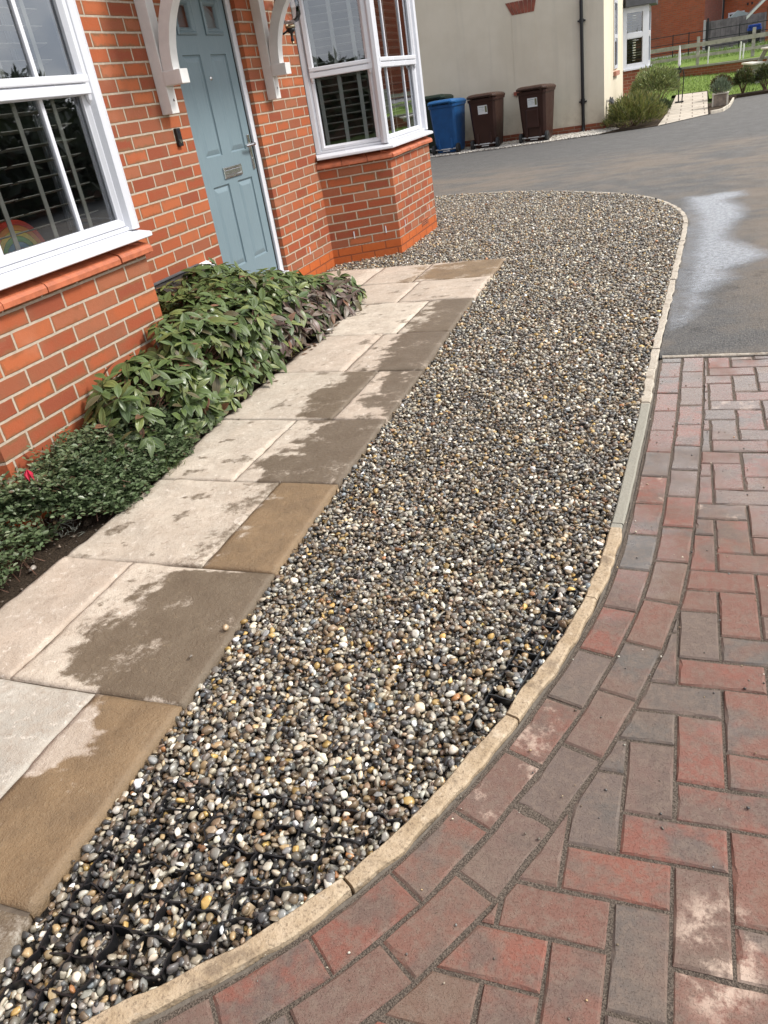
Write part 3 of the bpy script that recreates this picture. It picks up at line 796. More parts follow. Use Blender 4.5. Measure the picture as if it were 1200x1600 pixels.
bp = t.n('Bump'); bp.inputs['Distance'].default_value = .004; bp.inputs['Strength'].default_value = .8; t.put(bp.inputs['Height'], t.math('ADD', n1, t.noise(p, 60, 3))); 
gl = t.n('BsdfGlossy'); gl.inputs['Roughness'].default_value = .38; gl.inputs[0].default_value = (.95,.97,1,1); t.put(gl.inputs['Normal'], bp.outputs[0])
df = t.n('BsdfDiffuse'); df.inputs[0].default_value = (.37,.39,.42,1); tr0 = t.n('BsdfTransparent'); tr = t.n('MixShader'); t.put(tr.inputs[0], t.math('MULTIPLY', m_, .78)); t.t.links.new(tr0.outputs[0], tr.inputs[1]); t.t.links.new(df.outputs[0], tr.inputs[2]); mx = t.n('MixShader')  # pale diffuse colour stands in for bright sky glare on the wet tarmac
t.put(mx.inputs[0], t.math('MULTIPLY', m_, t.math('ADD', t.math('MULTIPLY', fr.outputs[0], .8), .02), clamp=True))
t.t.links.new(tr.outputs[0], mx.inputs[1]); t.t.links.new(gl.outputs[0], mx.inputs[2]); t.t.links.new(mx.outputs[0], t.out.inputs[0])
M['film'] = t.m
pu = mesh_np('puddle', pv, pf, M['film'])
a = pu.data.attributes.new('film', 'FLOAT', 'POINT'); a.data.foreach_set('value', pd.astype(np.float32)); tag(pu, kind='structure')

# ------------------------------------------------------------------ the brick house
house = thing('brick_house', (0, 0, 0), 'orange red brick house with blue grey front door between two white bay windows', 'house')
ZT = 5.1
A0, B0, C0, D0 = (0, 1.90), (.575, 2.205), (.575, 3.44), (0, 3.745)       # far bay
A1, B1, C1, D1 = (0, -3.14), (.575, -2.835), (.575, -1.60), (0, -1.295)   # near bay
DY0, DY1, DZ0, DZ1 = .0, .955, .12, 2.27
RVL = -.105
mb = MB()
def wq(y0, y1, z0, z1, x=0.): mb.quad((x, y0, z0), (x, y1, z0), (x, y1, z1), (x, y0, z1), [(y0, z0), (y1, z0), (y1, z1), (y0, z1)])
wq(-7.5, A1[1], -.1, ZT); wq(D1[1], DY0, -.1, ZT); wq(DY1, A0[1], -.1, ZT); wq(D0[1], 4.6, -.1, ZT)
wq(DY0, DY1, DZ1, ZT); wq(DY0, DY1, -.1, DZ0)
wq(A1[1], D1[1], 2.55, ZT); wq(A0[1], D0[1], 2.55, ZT)
def reveal(y, z0, z1):
    mb.quad((0, y, z0), (RVL, y, z0), (RVL, y, z1), (0, y, z1), [(y, z0), (y+RVL, z0), (y+RVL, z1), (y, z1)])
reveal(DY0, DZ0, DZ1); reveal(DY1, DZ0, DZ1)
mb.quad((0, DY0, DZ1), (0, DY1, DZ1), (RVL, DY1, DZ1), (RVL, DY0, DZ1))
# gable ends and back
for y in (-7.5, 4.6):
    mb.add([(0, y, -.1), (-7.5, y, -.1), (-7.5, y, ZT), (-3.75, y, ZT+2.4), (0, y, ZT)], [(0,1,2,3,4)], [[(0,-.1),(7.5,-.1),(7.5,ZT),(3.75,ZT+2.4),(0,ZT)]])
mb.quad((-7.5,-7.5,-.1), (-7.5,4.6,-.1), (-7.5,4.6,ZT), (-7.5,-7.5,ZT))
mb.build('wall', M['brick'], house)
mb = MB(); t_ = .14
for sx_ in (0, 1):
    x0, x1 = (.35, -3.75) if sx_ == 0 else (-7.85, -3.75); z0 = ZT-.2
    mb.add([(x0, -7.8, z0), (x0, 4.9, z0), (x1, 4.9, ZT+2.45), (x1, -7.8, ZT+2.45), (x0, -7.8, z0+t_), (x0, 4.9, z0+t_), (x1, 4.9, ZT+2.45+t_), (x1, -7.8, ZT+2.45+t_)], [(0,1,2,3),(7,6,5,4),(0,4,5,1),(1,5,6,2),(3,7,4,0),(2,6,7,3)])
M['rooftile'] = simple('grey_roof_tile', (.10,.085,.08), .8, .2, 3, bump=.02, bscale=8)
mb.build('roof', M['rooftile'], house)

# bay masonry, tile course, upper fascia
for (a_, b_, c_, d_) in ((A0, B0, C0, D0), (A1, B1, C1, D1)):
    mb = MB(); acc = 0.
    for p_, q_ in ((a_, b_), (b_, c_), (c_, d_)):
        L = math.dist(p_, q_)
        mb.quad((*p_, -.1), (*q_, -.1), (*q_, .815), (*p_, .815), [(acc, -.1), (acc+L, -.1), (acc+L, .815), (acc, .815)])
        acc += L+.0375
    mb.build('bay_wall', M['brick_bay'], house, fixn=False)
    # creasing tiles: a row of single tiles, slightly uneven
    mb = MB(); path = [a_, b_, c_, d_]
    for p_, q_ in zip(path[:-1], path[1:]):
        L = math.dist(p_, q_); dx, dy = (q_[0]-p_[0])/L, (q_[1]-p_[1])/L; nx, ny = dy, -dx
        n = max(2, round(L/.226)); e = .018
        for k in range(n):
            s0 = -e+(L+2*e)*k/n+.0025; s1 = -e+(L+2*e)*(k+1)/n-.0025; dz = random.uniform(-.0025, .0025); do = random.uniform(-.003, .003)
            prof = [(-.08, .818), (.030+do, .812+dz), (.040+do, .816+dz), (.040+do, .836+dz), (.030+do, .850+dz), (-.08, .885)]
            vs = []
            for s_ in (s0, s1):
                for o_, z_ in prof: vs.append((p_[0]+dx*s_+nx*o_, p_[1]+dy*s_+ny*o_, z_))
            m_ = len(prof)
            mb.add(vs, [tuple(range(m_)), tuple(range(2*m_-1, m_-1, -1))]+[(j, (j+1) % m_, m_+(j+1) % m_, m_+j) for j in range(m_)])
    mb.build('sill_tiles', M['tile'], house)

# --- window frames; local frame of a bay face: u along face, o outward, z up
def face_matrix(p_, q_):
    L = math.dist(p_, q_); dx, dy = (q_[0]-p_[0])/L, (q_[1]-p_[1])/L
    return Matrix(((dx, dy, 0, p_[0]), (dy, -dx, 0, p_[1]), (0, 0, 1, 0), (0, 0, 0, 1))), L
def member(mb, u0, u1, z0, z1, o0, o1, ch=.004): mb.box(u0, o0, z0, u1, o1, z1, ch)
def ring(mb, u0, u1, z0, z1, w, o0, o1, slope=.012):
    """mitred rectangular ring whose inner edge slopes back to the glass"""
    outer = [(u0, z0), (u1, z0), (u1, z1), (u0, z1)]
    def rect(k): return [(u0+k, z0+k), (u1-k, z0+k), (u1-k, z1-k), (u0+k, z1-k)]
    lv = [(0, o0), (0, o1-.003), (.003, o1), (w-slope-.004, o1), (w-.002, o1-.016), (w, o1-.018), (w, o0)]
    vs = []; fs = []
    for k, o_ in lv:
        for u, z in rect(k): vs.append((u, o_, z))
    for i in range(len(lv)-1):
        for j in range(4): fs.append((i*4+j, i*4+(j+1) % 4, (i+1)*4+(j+1) % 4, (i+1)*4+j))
    mb.add(vs, fs)
ZW0, ZW1, ZM = .932, 2.42, 1.545
def bay_window(path, spec, wl):
    a_, b_, c_, d_ = path
    win = bpy.data.objects.new('bay_window', None); COL.objects.link(win); win.parent = house
    fr = MB(); gl = MB(); gb = MB(); gk = MB()
    for (p_, q_), sp in zip(((a_, b_), (b_, c_), (c_, d_)), spec):
        mtx, L = face_matrix(p_, q_)
        for m_ in (fr, gl, gb, gk): m_.M = mtx
        gu0, gu1, bars = sp
        # outer frame
        member(fr, .004, .045, ZW0, ZW1, -.085, -.012); member(fr, L-.045, L-.004, ZW0, ZW1, -.085, -.012)
        member(fr, .045, L-.045, ZW1-.07, ZW1, -.085, -.012); member(fr, .045, L-.045, ZW0, ZW0+.018, -.085, -.014)
        # lower sash (set back) and upper sash (proud, with horns)
        u0, u1 = gu0-.052, gu1+.052
        ring(fr, u0, u1, .952, 1.548, .036, -.072, -.026)
        ring(fr, u0-.004, u1+.004, 1.515, ZW1-.06, .052 if False else .05, -.066, -.004)
        member(fr, u0-.004, u1+.004, 1.560, 1.592, -.06, -.001, .006)
        for uu, sg in ((u0-.004, 1), (u1+.004, -1)):
            fr.tube([(uu+sg*.02, -.022, 1.515), (uu+sg*.02, -.022, 1.493), (uu+sg*.02, -.026, 1.478)], [.017, .013, .006], 8)
        if u0 > .06: member(fr, .045, u0-.001, ZW0+.018, ZW1-.07, -.08, -.03)
        if L-u1 > .06: member(fr, u1+.001, L-.045, ZW0+.018, ZW1-.07, -.08, -.03)
        for (za, zb, oo) in ((.986, 1.514, -.056), (1.565, ZW1-.11, -.036)):
            for (k0, k1, k2, k3) in ((gu0-.019, gu0-.0, za, zb), (gu1+.0, gu1+.019, za, zb)):
                fr.box(k0, oo-.012, k2-.01, k1+.0015 if k0 < gu0 else k1, oo-.003, k3+.01, 0, 1)
            for b in bars:
                g1_ = MB(); g1_.M = mtx; g1_.box(b-.0115, oo-.010, za-.012, b+.0115, oo+.012, zb+.012, .004); g1_.build('glazing_bar', M['upvc'], win)
            p1_ = MB(); p1_.M = mtx; p1_.quad((gu0-.02, oo, za-.02), (gu1+.02, oo, za-.02), (gu1+.02, oo, zb+.02), (gu0-.02, oo, zb+.02)); p1_.build('pane', M['glass'], win, fixn=False)
    # moulded corner posts
    for q, e in ((b_, 1), (c_, 1)):
        fr.M = Matrix.Identity(4)
        fr.lathe([(.040, ZW0+.001), (.040, ZW1-.001)], (q[0]-.026, q[1]+(.012 if q is b_ else -.012), 0), 8)
        fr.lathe([(.012, ZW0+.002), (.012, ZW1-.002)], (q[0]-.001, q[1]+(.016 if q is b_ else -.016), 0), 8)
    fr.build('frame', [M['upvc'], M['gasket']], win)
    sl = MB(); sl.sweep([(a_[0]-.0, a_[1]-.0), b_, c_, d_], [(-.07, .886), (.046, .886), (.052, .890), (.052, .906), (.046, .911), (-.02, .931), (-.07, .931)])
    sl.build('sill', M['upvc'], win)
    # fascia, soffit and lead roof over the bay
    rf = MB(); rf.sweep([a_, b_, c_, d_], [(-.08, 2.42), (.14, 2.42), (.14, 2.56), (-.08, 2.56)]); rf.build('fascia', M['white_paint'], win)
    rr = MB(); o1 = offset([a_, b_, c_, d_], .17)
    vs = [(0, a_[1]-.1, 2.56), (o1[1][0], o1[1][1], 2.56), (o1[2][0], o1[2][1], 2.56), (0, d_[1]+.1, 2.56), (0, a_[1]+.25, 2.95), (0, d_[1]-.25, 2.95)]
    rr.add(vs, [(0,1,4), (1,2,5,4), (2,3,5), (0,3,2,1)]); rr.build('bay_roof', M['rooftile'], win)
    return win
La = math.dist(A0, B0)
bay_window((A0, B0, C0, D0), [(La-.535, La-.105, []), (.125, 1.075, [.345, .825]), (.10, .535, [])], 1)
bay_window((A1, B1, C1, D1), [(.10, .535, []), (.165, 1.148, [.405, .902]), (.10, .535, [])], 0)

# rooms behind the bays (dark box rooms with a floor and boarded ceiling)
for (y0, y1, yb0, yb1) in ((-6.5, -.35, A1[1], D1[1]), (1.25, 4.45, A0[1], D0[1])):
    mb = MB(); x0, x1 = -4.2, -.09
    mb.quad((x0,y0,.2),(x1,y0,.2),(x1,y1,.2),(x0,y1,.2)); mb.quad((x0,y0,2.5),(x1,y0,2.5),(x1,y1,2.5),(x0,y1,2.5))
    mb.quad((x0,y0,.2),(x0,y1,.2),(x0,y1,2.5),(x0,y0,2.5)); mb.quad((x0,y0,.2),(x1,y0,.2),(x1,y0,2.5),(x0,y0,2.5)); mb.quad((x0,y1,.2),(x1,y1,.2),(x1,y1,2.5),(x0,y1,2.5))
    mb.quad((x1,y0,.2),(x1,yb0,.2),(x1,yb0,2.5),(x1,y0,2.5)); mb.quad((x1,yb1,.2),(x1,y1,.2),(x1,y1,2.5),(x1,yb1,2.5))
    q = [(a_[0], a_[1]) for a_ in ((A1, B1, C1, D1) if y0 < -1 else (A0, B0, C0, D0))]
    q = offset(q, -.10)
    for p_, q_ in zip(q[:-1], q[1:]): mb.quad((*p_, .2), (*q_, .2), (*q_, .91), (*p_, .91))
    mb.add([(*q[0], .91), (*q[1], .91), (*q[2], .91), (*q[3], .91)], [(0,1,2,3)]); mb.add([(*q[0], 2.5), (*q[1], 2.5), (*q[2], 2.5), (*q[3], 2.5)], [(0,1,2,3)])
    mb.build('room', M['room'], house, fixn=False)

# --- front door
door = bpy.data.objects.new('front_door', None); COL.objects.link(door); door.parent = house
mb = MB(); XD = -.058; fx = XD+.022
mb.box(-.11, .002, DZ0+.012, fx, .045, DZ1-.004, .004); mb.box(-.11, .892, DZ0+.012, fx, DY1-.002, DZ1-.004, .004); mb.box(-.11, .045, 2.205, fx, .892, DZ1-.004, .004)
mb.build('door_frame', M['upvc'], door)
mb = MB(); mb.box(-.11, .003, DZ0+.001, .012, DY1-.003, DZ0+.042, .006); mb.box(-.10, .05, DZ0+.042, fx-.004, .888, DZ0+.060, .004); mb.build('threshold', M['upvc'], door)
mb = MB(); mb.box(-.10, .045, DZ0+.06, XD+.004, .056, 2.205); mb.box(-.10, .881, DZ0+.06, XD+.004, .892, 2.205); mb.build('seal', M['gasket'], door)
PANELS = [(.200,.425,1.105,1.730), (.560,.782,1.105,1.730), (.200,.425,.350,.915), (.560,.782,.350,.915)]
GLAZE = [(.205,.425,1.850,2.055), (.565,.790,1.850,2.055)]
mb = MB(); y0, y1, z0, z1 = .056, .881, DZ0+.064, 2.203
ysx = sorted({y0, y1, *[v for P in PANELS+GLAZE for v in P[:2]]}); zsx = sorted({z0, z1, *[v for P in PANELS+GLAZE for v in P[2:]]})
for i in range(len(ysx)-1):
    for j in range(len(zsx)-1):
        ym, zm = (ysx[i]+ysx[i+1])/2, (zsx[j]+zsx[j+1])/2
        if any(P[0] < ym < P[1] and P[2] < zm < P[3] for P in PANELS+GLAZE): continue
        mb.quad((XD, ysx[i], zsx[j]), (XD, ysx[i+1], zsx[j]), (XD, ysx[i+1], zsx[j+1]), (XD, ysx[i], zsx[j+1]))
def rectring(mb, P, lv):
    vs = []; fs = []
    for k, x in lv: vs += [(x, P[0]+k, P[2]+k), (x, P[1]-k, P[2]+k), (x, P[1]-k, P[3]-k), (x, P[0]+k, P[3]-k)]
    for i in range(len(lv)-1):
        for j in range(4): fs.append((i*4+j, i*4+(j+1) % 4, (i+1)*4+(j+1) % 4, (i+1)*4+j))
    return vs, fs
for P in PANELS:
    vs, fs = rectring(mb, P, [(0, XD), (.004, XD-.010), (.012, XD-.013), (.016, XD-.010), (.040, XD-.002), (.044, XD-.001)])
    n = len(vs); fs.append((n-4, n-3, n-2, n-1)); mb.add(vs, fs)
mb.quad((XD-.04, y0, z0), (XD-.04, y1, z0), (XD-.04, y1, z1), (XD-.04, y0, z1))
mb.build('door_leaf', M['door'], door, fixn=False)
for P in GLAZE:
    mb = MB(); vs, fs = rectring(mb, (P[0]-.006, P[1]+.006, P[2]-.006, P[3]+.006), [(0, XD), (0, XD+.010), (.010, XD+.016), (.018, XD+.008), (.024, XD+.012), (.036, XD+.004), (.046, XD-.012)]); mb.add(vs, fs)
    s_ = mb.build('glazing_surround', M['door'], door, fixn=False)
    mb = MB(); k = .034; mb.quad((XD-.010, P[0]+k, P[2]+k), (XD-.010, P[1]-k, P[2]+k), (XD-.010, P[1]-k, P[3]-k), (XD-.010, P[0]+k, P[3]-k)); mb.build('pane', M['glass_door'] if 'glass_door' in M else M['glass'], door, fixn=False)
M['spy'] = M['steel']
mb = MB(); mb.M = Matrix.Translation((XD, .494, 1.585)) @ Matrix.Rotation(R(90), 4, 'Y'); mb.lathe([(.0, .012), (.006, .012), (.007, .004), (.012, .006), (.013, 0)], n=14); mb.build('spyhole', M['steel'], door, smooth=True)
mb = MB(); P = (.375, .640, .950, 1.022); vs, fs = rectring(mb, P, [(0, XD), (0, XD+.010), (.004, XD+.013), (.014, XD+.013), (.020, XD+.006)]); mb.add(vs, fs)
mb.box(XD, P[0]+.02, P[2]+.02, XD+.0085, P[1]-.02, P[3]-.02, .002); lp = mb.build('letter_plate', M['steel'], door)
mb = MB(); ym = .842
mb.box(XD, ym-.017, .96, XD+.008, ym+.017, 1.20, .006); mb.tube([(XD, ym, 1.13), (XD+.045, ym, 1.13)], .011, 12)
mb.tube([(XD+.045, ym+.008, 1.13), (XD+.048, ym-.03, 1.131), (XD+.046, ym-.075, 1.130), (XD+.038, ym-.118, 1.128)], [.011, .0105, .010, .009], 12)
mb.tube([(XD+.006, ym, 1.03), (XD+.013, ym, 1.03)], .010, 14); mb.build('handle', M['steel'], door)
# little fixings on the wall
mb = MB(); mb.box(.0, -.208, 1.216, .022, -.160, 1.322, .006); db = mb.build('doorbell', M['black_plastic'], house)
mb = MB(); mb.tube([(.021, -.184, 1.244), (.024, -.184, 1.244)], .011, 16); mb.build('button', M['steel'], db)
mb = MB(); mb.tube([(.021, -.184, 1.298), (.0235, -.184, 1.298)], .007, 14); mb.build('lens', simple('dark_lens', (.03,.03,.05), .1), db)
# recessed meter box with a dark sloping lid
mb = MB(); mb.add([(.0, -.90, .50), (.0, -.235, .50), (.10, -.235, .430), (.10, -.90, .430), (.0, -.90, -.05), (.0, -.235, -.05), (.10, -.235, -.05), (.10, -.90, -.05)], [(0,1,2,3), (3,2,6,7), (0,3,7,4), (1,5,6,2)])
mx = mb.build('meter_box', simple('meter_box_dark', (.028,.024,.022), .35, .2, 8), house)
mb = MB(); mb.box(.0, -.905, .498, .02, -.33, .512, .003); mb.box(.02, -.70, .470, .05, -.68, .49, .003); mb.build('lid_trim', simple('grey_trim', (.10,.10,.105), .35), mx)
mb = MB(); mb.add([(.0, -.30, .505), (.0, -.20, .505), (.085, -.20, .452), (.085, -.30, .452), (.0, -.30, .37), (.0, -.20, .37), (.085, -.20, .37), (.085, -.30, .37)], [(0,1,2,3), (3,2,6,7), (0,3,7,4), (1,5,6,2)])
mb.M = Matrix.Translation((0, .072, 0)) ; mb.build('end_cap', M['upvc'], mx)
# wall lantern by the right-hand bracket
ln = bpy.data.objects.new('wall_lantern', None); COL.objects.link(ln); ln.parent = house
LY, LX = 1.545, .13
mb = MB(); mb.tube([(0, LY-.02, 1.86), (.012, LY-.02, 1.86)], .045, 16); mb.tube([(.01, LY-.02, 1.86), (.07, LY-.015, 1.835), (LX, LY, 1.865)], .008, 8); mb.lathe([(.012, 1.775), (.014, 1.79), (.008, 1.80), (.011, 1.83), (.03, 1.842), (.034, 1.862), (.0, 1.864)], (LX, LY, 0), 16); mb.build('bracket_arm', M['black_plastic'], ln, smooth=True)
mb = MB(); mb.lathe([(.036, 1.865), (.040, 1.872), (.036, 1.886), (.030, 1.890), (.0, 1.891)], (LX, LY, 0), 18); mb.build('brass_cap', M['brass'], ln, smooth=True)
MB().lathe([(.0, 1.752), (.009, 1.756), (.009, 1.772), (.0, 1.776)], (LX, LY, 0), 12).build('finial', M['brass'], ln, smooth=True)
mb = MB(); mb.lathe([(.036, 1.892), (.075, 1.905), (.098, 1.945), (.100, 2.02), (.080, 2.10), (.05, 2.13)], (LX, LY, 0), 24); mb.build('glass_shade', M['glass_clear'], ln, smooth=True)
# weep vents and air brick
def weep(mx_, *b_):
    mb = MB(); mb.M = mx_; mb.box(*b_); mb.build('weep_vent', M['upvc'], house)
for (y, z) in ((1.42, .185), (-.62, .185)): weep(Matrix.Identity(4), -.001, y, z, .004, y+.010, z+.062)
mtx, L = face_matrix(A0, B0)
for s_ in (.22, .52): weep(mtx, s_, -.001, .185, s_+.010, .004, .247)
mtx, L = face_matrix(B0, C0)
for s_ in (.18, 1.0): weep(mtx, s_, -.001, .185, s_+.010, .004, .247)
mb = MB(); mb.M = mtx; mb.box(.70, -.01, .085, .915, .005, .150, .002)
for i in range(9):
    for j in range(3): mb.box(.712+i*.0222, .0052, .092+j*.018, .712+i*.0222+.013, .0062, .092+j*.018+.009, 0, 1)
mb.build('air_brick', [simple('terracotta', (.40,.12,.05), .7), M['dark_rubber']], house)

# --- porch canopy on two gallows brackets
cn = bpy.data.objects.new('porch_canopy', None); COL.objects.link(cn); cn.parent = house
mb = MB(); mb.box(.0, -.40, 2.335, .78, 1.42, 2.40, .005); mb.box(.70, -.42, 2.30, .80, 1.44, 2.42, .005); mb.build('soffit', M['white_paint'], cn)
mb = MB(); mb.add([(0,-.48,2.42),(.86,-.48,2.42),(.86,1.50,2.42),(0,1.50,2.42),(0,-.3,2.86),(0,1.32,2.86)], [(0,1,4),(1,2,5,4),(2,3,5),(0,3,2,1)]); mb.build('canopy_roof', M['rooftile'], cn)
def bracket(yc):
    br = bpy.data.objects.new('canopy_bracket', None); COL.objects.link(br); br.parent = house
    w = .041
    mb = MB(); mb.box(.001, yc-w, 1.402, .078, yc+w, 2.334, .005); mb.box(.078, yc-w, 2.235, .70, yc+w, 2.334, .005); mb.build('post', M['white_paint'], br)
    mb = MB(); mb.box(.0785, yc-w-.004, 1.552, .200, yc+w+.004, 1.630, .004); mb.build('corbel', M['white_paint'], br)
    mb = MB(); cx, cz, r0, r1 = .652, 1.62, .498, .570; n = 22; vs = []; fs = []
    for i in range(n+1):
        a_ = math.pi-(math.pi/2+.06)*i/n
        for r_, yy_ in ((r0, -w+.003), (r1, -w+.003), (r1, w-.003), (r0, w-.003)): vs.append((max(.079, cx+r_*math.cos(a_)), yc+yy_, cz+r_*1.08*math.sin(a_)+.01))
    for i in range(n):
        for j in range(4): fs.append((i*4+j, i*4+(j+1) % 4, (i+1)*4+(j+1) % 4, (i+1)*4+j))
    fs += [(0,1,2,3), tuple(n*4+k for k in (3,2,1,0))]
    mb.add(vs, fs); mb.build('brace', M['white_paint'], br)
    mb = MB(); mb.tube([(.077, yc+.004, 1.475), (.081, yc+.004, 1.475)], .008, 10); mb.build('bolt', M['steel'], br)
bracket(-.245); bracket(1.225)

# ------------------------------------------------------------------ blinds and things on the window boards
def blind(p_, q_, u0, u1, z0, z1, tapes, pitch, label, mat, tilt=.10, back=-.135, dep=.05, group=None, tapew=.024):
    mtx, L = face_matrix(p_, q_)
    base_ = mtx @ Vector(((u0+u1)/2, back, z0))
    root = thing('window_blind', base_, label, 'blind', group)
    s_ = MB(); s_.M = mtx
    z = z0+.02
    while z < z1-.03:
        s_.add([(u0, back-dep/2, z-dep*tilt), (u1, back-dep/2, z-dep*tilt), (u1, back+dep/2, z+dep*tilt), (u0, back+dep/2, z+dep*tilt), (u0, back-dep/2, z-dep*tilt+.0032), (u1, back-dep/2, z-dep*tilt+.0032), (u1, back+dep/2, z+dep*tilt+.0032), (u0, back+dep/2, z+dep*tilt+.0032)], [(0,1,2,3),(7,6,5,4),(0,4,5,1),(1,5,6,2),(2,6,7,3),(3,7,4,0)])
        z += pitch
    s_.build('slats', mat, root)
    for t_ in tapes:
        mb = MB(); mb.M = mtx; mb.box(t_-tapew/2, back+dep/2+.003, z0, t_+tapew/2, back+dep/2+.007, z1); mb.build('tape', mat, root)
    mb = MB(); mb.M = mtx; mb.box(u0, back-dep/2, z0-.018, u1, back+dep/2, z0, .003); mb.build('bottom_rail', mat, root)
    mb = MB(); mb.M = mtx; mb.box(u0, back-dep/2, z1-.03, u1, back+dep/2, z1, .003); mb.build('headrail', mat, root)
    return root
blind(B1, C1, .14, .66, .955, 2.36, [.26, .56], .062, 'cream slatted blind behind the left panes of the nearest bay window, above the rainbow', M['blind'])
blind(B1, C1, .69, 1.13, .955, 2.36, [.80, 1.04], .062, 'cream slatted blind behind the right panes of the nearest bay window', M['blind'])
blind(A0, B0, La-.57, La-.07, .955, 2.36, [La-.515, La-.335, La-.165], .058, 'grey green slatted blind behind the angled pane of the bay window beyond the door', M['blind_dark'], tapew=.034)
blind(B0, C0, .08, 1.14, .955, 2.36, [.21, .62, .98], .058, 'pale slatted blind behind the narrow panes of the far bay facing the gravel', M['blind'])
# rainbow
RB = [(.75,.07,.04), (.80,.26,.03), (.80,.58,.06), (.09,.36,.08), (.03,.22,.38), (.06,.09,.26), (.16,.07,.2)]
rb = thing('rainbow_ornament', (.33, -2.16, .915), 'wooden stacking rainbow in seven colours standing inside the nearest bay window', 'ornament')
for i, c_ in enumerate(RB):
    r1 = .175-i*.0225; r0 = r1-.0205; n = 24; vs = []; fs = []
    for k in range(n+1):
        a_ = math.pi*k/n
        for r_, x in ((r1, .36), (r0, .36), (r0, .30), (r1, .30)): vs.append((x, -2.16+r_*math.cos(a_), .915+r_*math.sin(a_)))
    for k in range(n):
        for j in range(4): fs.append((k*4+j, k*4+(j+1) % 4, (k+1)*4+(j+1) % 4, (k+1)*4+j))
    fs += [(0,1,2,3), tuple(n*4+k for k in (3,2,1,0))]
    MB().add(vs, fs).build('arch', simple('rainbow_paint', c_, .5, .08, 20), rb)
# pine chair back seen behind the rainbow
ch = thing('wooden_chair', (-.35, -2.05, .2), 'pine slatted chair standing in the dark room behind the rainbow', 'chair')
for y in (-2.42, -1.68): MB().box(-.36, y-.02, .2, -.32, y+.02, 1.22, .006).build('back_post', M['wood'], ch)
for z in (1.12, 1.02): MB().box(-.352, -2.40, z, -.328, -1.70, z+.065, .006).build('back_rail', M['wood'], ch)
for k in range(6): MB().box(-.350, -2.32+k*.105, .66, -.332, -2.285+k*.105, 1.02, .004).build('spindle', M['wood'], ch)
MB().box(-.78, -2.44, .62, -.32, -1.66, .66, .008).build('seat', M['wood'], ch)
for y in (-2.42, -1.68): MB().box(-.78, y-.02, .2, -.74, y+.02, .62, .006).build('leg', M['wood'], ch)

# ------------------------------------------------------------------ planting in the bed
def leaf_template(kind):
    if kind == 'viburnum':
        ts = np.array([0,.08,.2,.36,.52,.68,.82,.93,1.]); ss_ = np.array([-1,-.74,-.5,-.25,0,.25,.5,.74,1])
        rid = np.array([-.1,.55,-.45,.6,-.75,.6,-.45,.55,-.1])
        prof = np.array([.06,.26,.62,.92,1.,.90,.62,.28,.02])
    elif kind == 'small':
        ts = np.array([0,.35,.7,1.]); ss_ = np.array([-1,0,1]); rid = np.array([.5,-.8,.5]); prof = np.array([.12,.9,.85,.15])
    else:
        ts = np.array([0,.5,1.]); ss_ = np.array([-1,0,1]); rid = np.array([.4,-.6,.4]); prof = np.array([.3,1.,.1])
    T, S = np.meshgrid(ts, ss_, indexing='ij')
    V = np.stack([T, S*prof[:, None]*.5, np.broadcast_to(rid, T.shape)*prof[:, None]], -1).reshape(-1, 3)
    nr, nc = len(ts), len(ss_)
    F = np.array([[i*nc+j, i*nc+j+1, (i+1)*nc+j+1, (i+1)*nc+j] for i in range(nr-1) for j in range(nc-1)])
    return V, F
def leaves(kind, P, D, U, length, width, ridge, droop, cols):
    """P base points, D pointing directions, U approximate upward normals"""
    T, F = leaf_template(kind); n = len(P)
    D = D/np.linalg.norm(D, axis=1, keepdims=True)
    S = np.cross(U, D); S /= np.maximum(1e-6, np.linalg.norm(S, axis=1, keepdims=True)); N = np.cross(D, S)
    L = length[:, None, None]
    x = T[None, :, 0:1]*L; y = T[None, :, 1:2]*width[:, None, None]
    fold = np.abs(T[None, :, 1:2])*width[:, None, None]*.18
    z = T[None, :, 2:3]*ridge[:, None, None]+fold-(T[None, :, 0:1]**2)*L*droop[:, None, None]
    V = P[:, None, :]+x*D[:, None, :]+y*S[:, None, :]+z*N[:, None, :]
    nv = len(T); FF = (F[None]+(np.arange(n)*nv)[:, None, None]).reshape(-1, 4); C2 = np.repeat(cols, nv, axis=0)
    if kind == 'viburnum':      # sunken veins are darker, the blade between them paler
        vf = np.clip(1.0+.55*np.tile(T[:, 2]/np.maximum(.05, 1.), n), .55, 1.3); C2 = C2*vf[:, None]
    return V.reshape(-1, 3), FF, C2
def leaf_mat(name, rough=.38, vein=False, spec=.5):
    t = NT(name); at_ = t.n('Attribute', attribute_name='tint'); p = t.pos()
    n1 = t.noise(p, 60, 3, .6); rp = t.n('NewGeometry').outputs['Random Per Island']
    c = t.mix(t.ss(n1, .35, .7, 0, .45), at_.outputs['Color'], t.mix(.5, at_.outputs['Color'], (.02,.035,.012)))
    bf = t.n('NewGeometry').outputs['Backfacing']
    c = t.mix(t.math('MULTIPLY', bf, .3), c, t.mix(.5, c, (.16,.20,.10)))
    t.bump(t.noise(p, 320, 2), .0006, .5)
    t.b.inputs['Subsurface Weight'].default_value = 0
    m_ = t.set(c, t.ss(rp, 0, 1, rough*.75, rough*1.4), spec)
    # a little light comes through the blade
    tl = t.n('BsdfTranslucent'); t.put(tl.inputs[0], c); mx = t.n('MixShader'); mx.inputs[0].default_value = .16
    t.t.links.new(t.b.outputs[0], mx.inputs[1]); t.t.links.new(tl.outputs[0], mx.inputs[2]); t.t.links.new(mx.outputs[0], t.out.inputs[0])
    return m_
M['vib'] = leaf_mat('viburnum_leaf', .33, spec=.45); M['cot'] = leaf_mat('cotoneaster_leaf', .32); M['hebe'] = leaf_mat('shrub_leaf', .5)
M['twig'] = simple('red_brown_twig', (.13,.065,.04), .7, .3, 40)
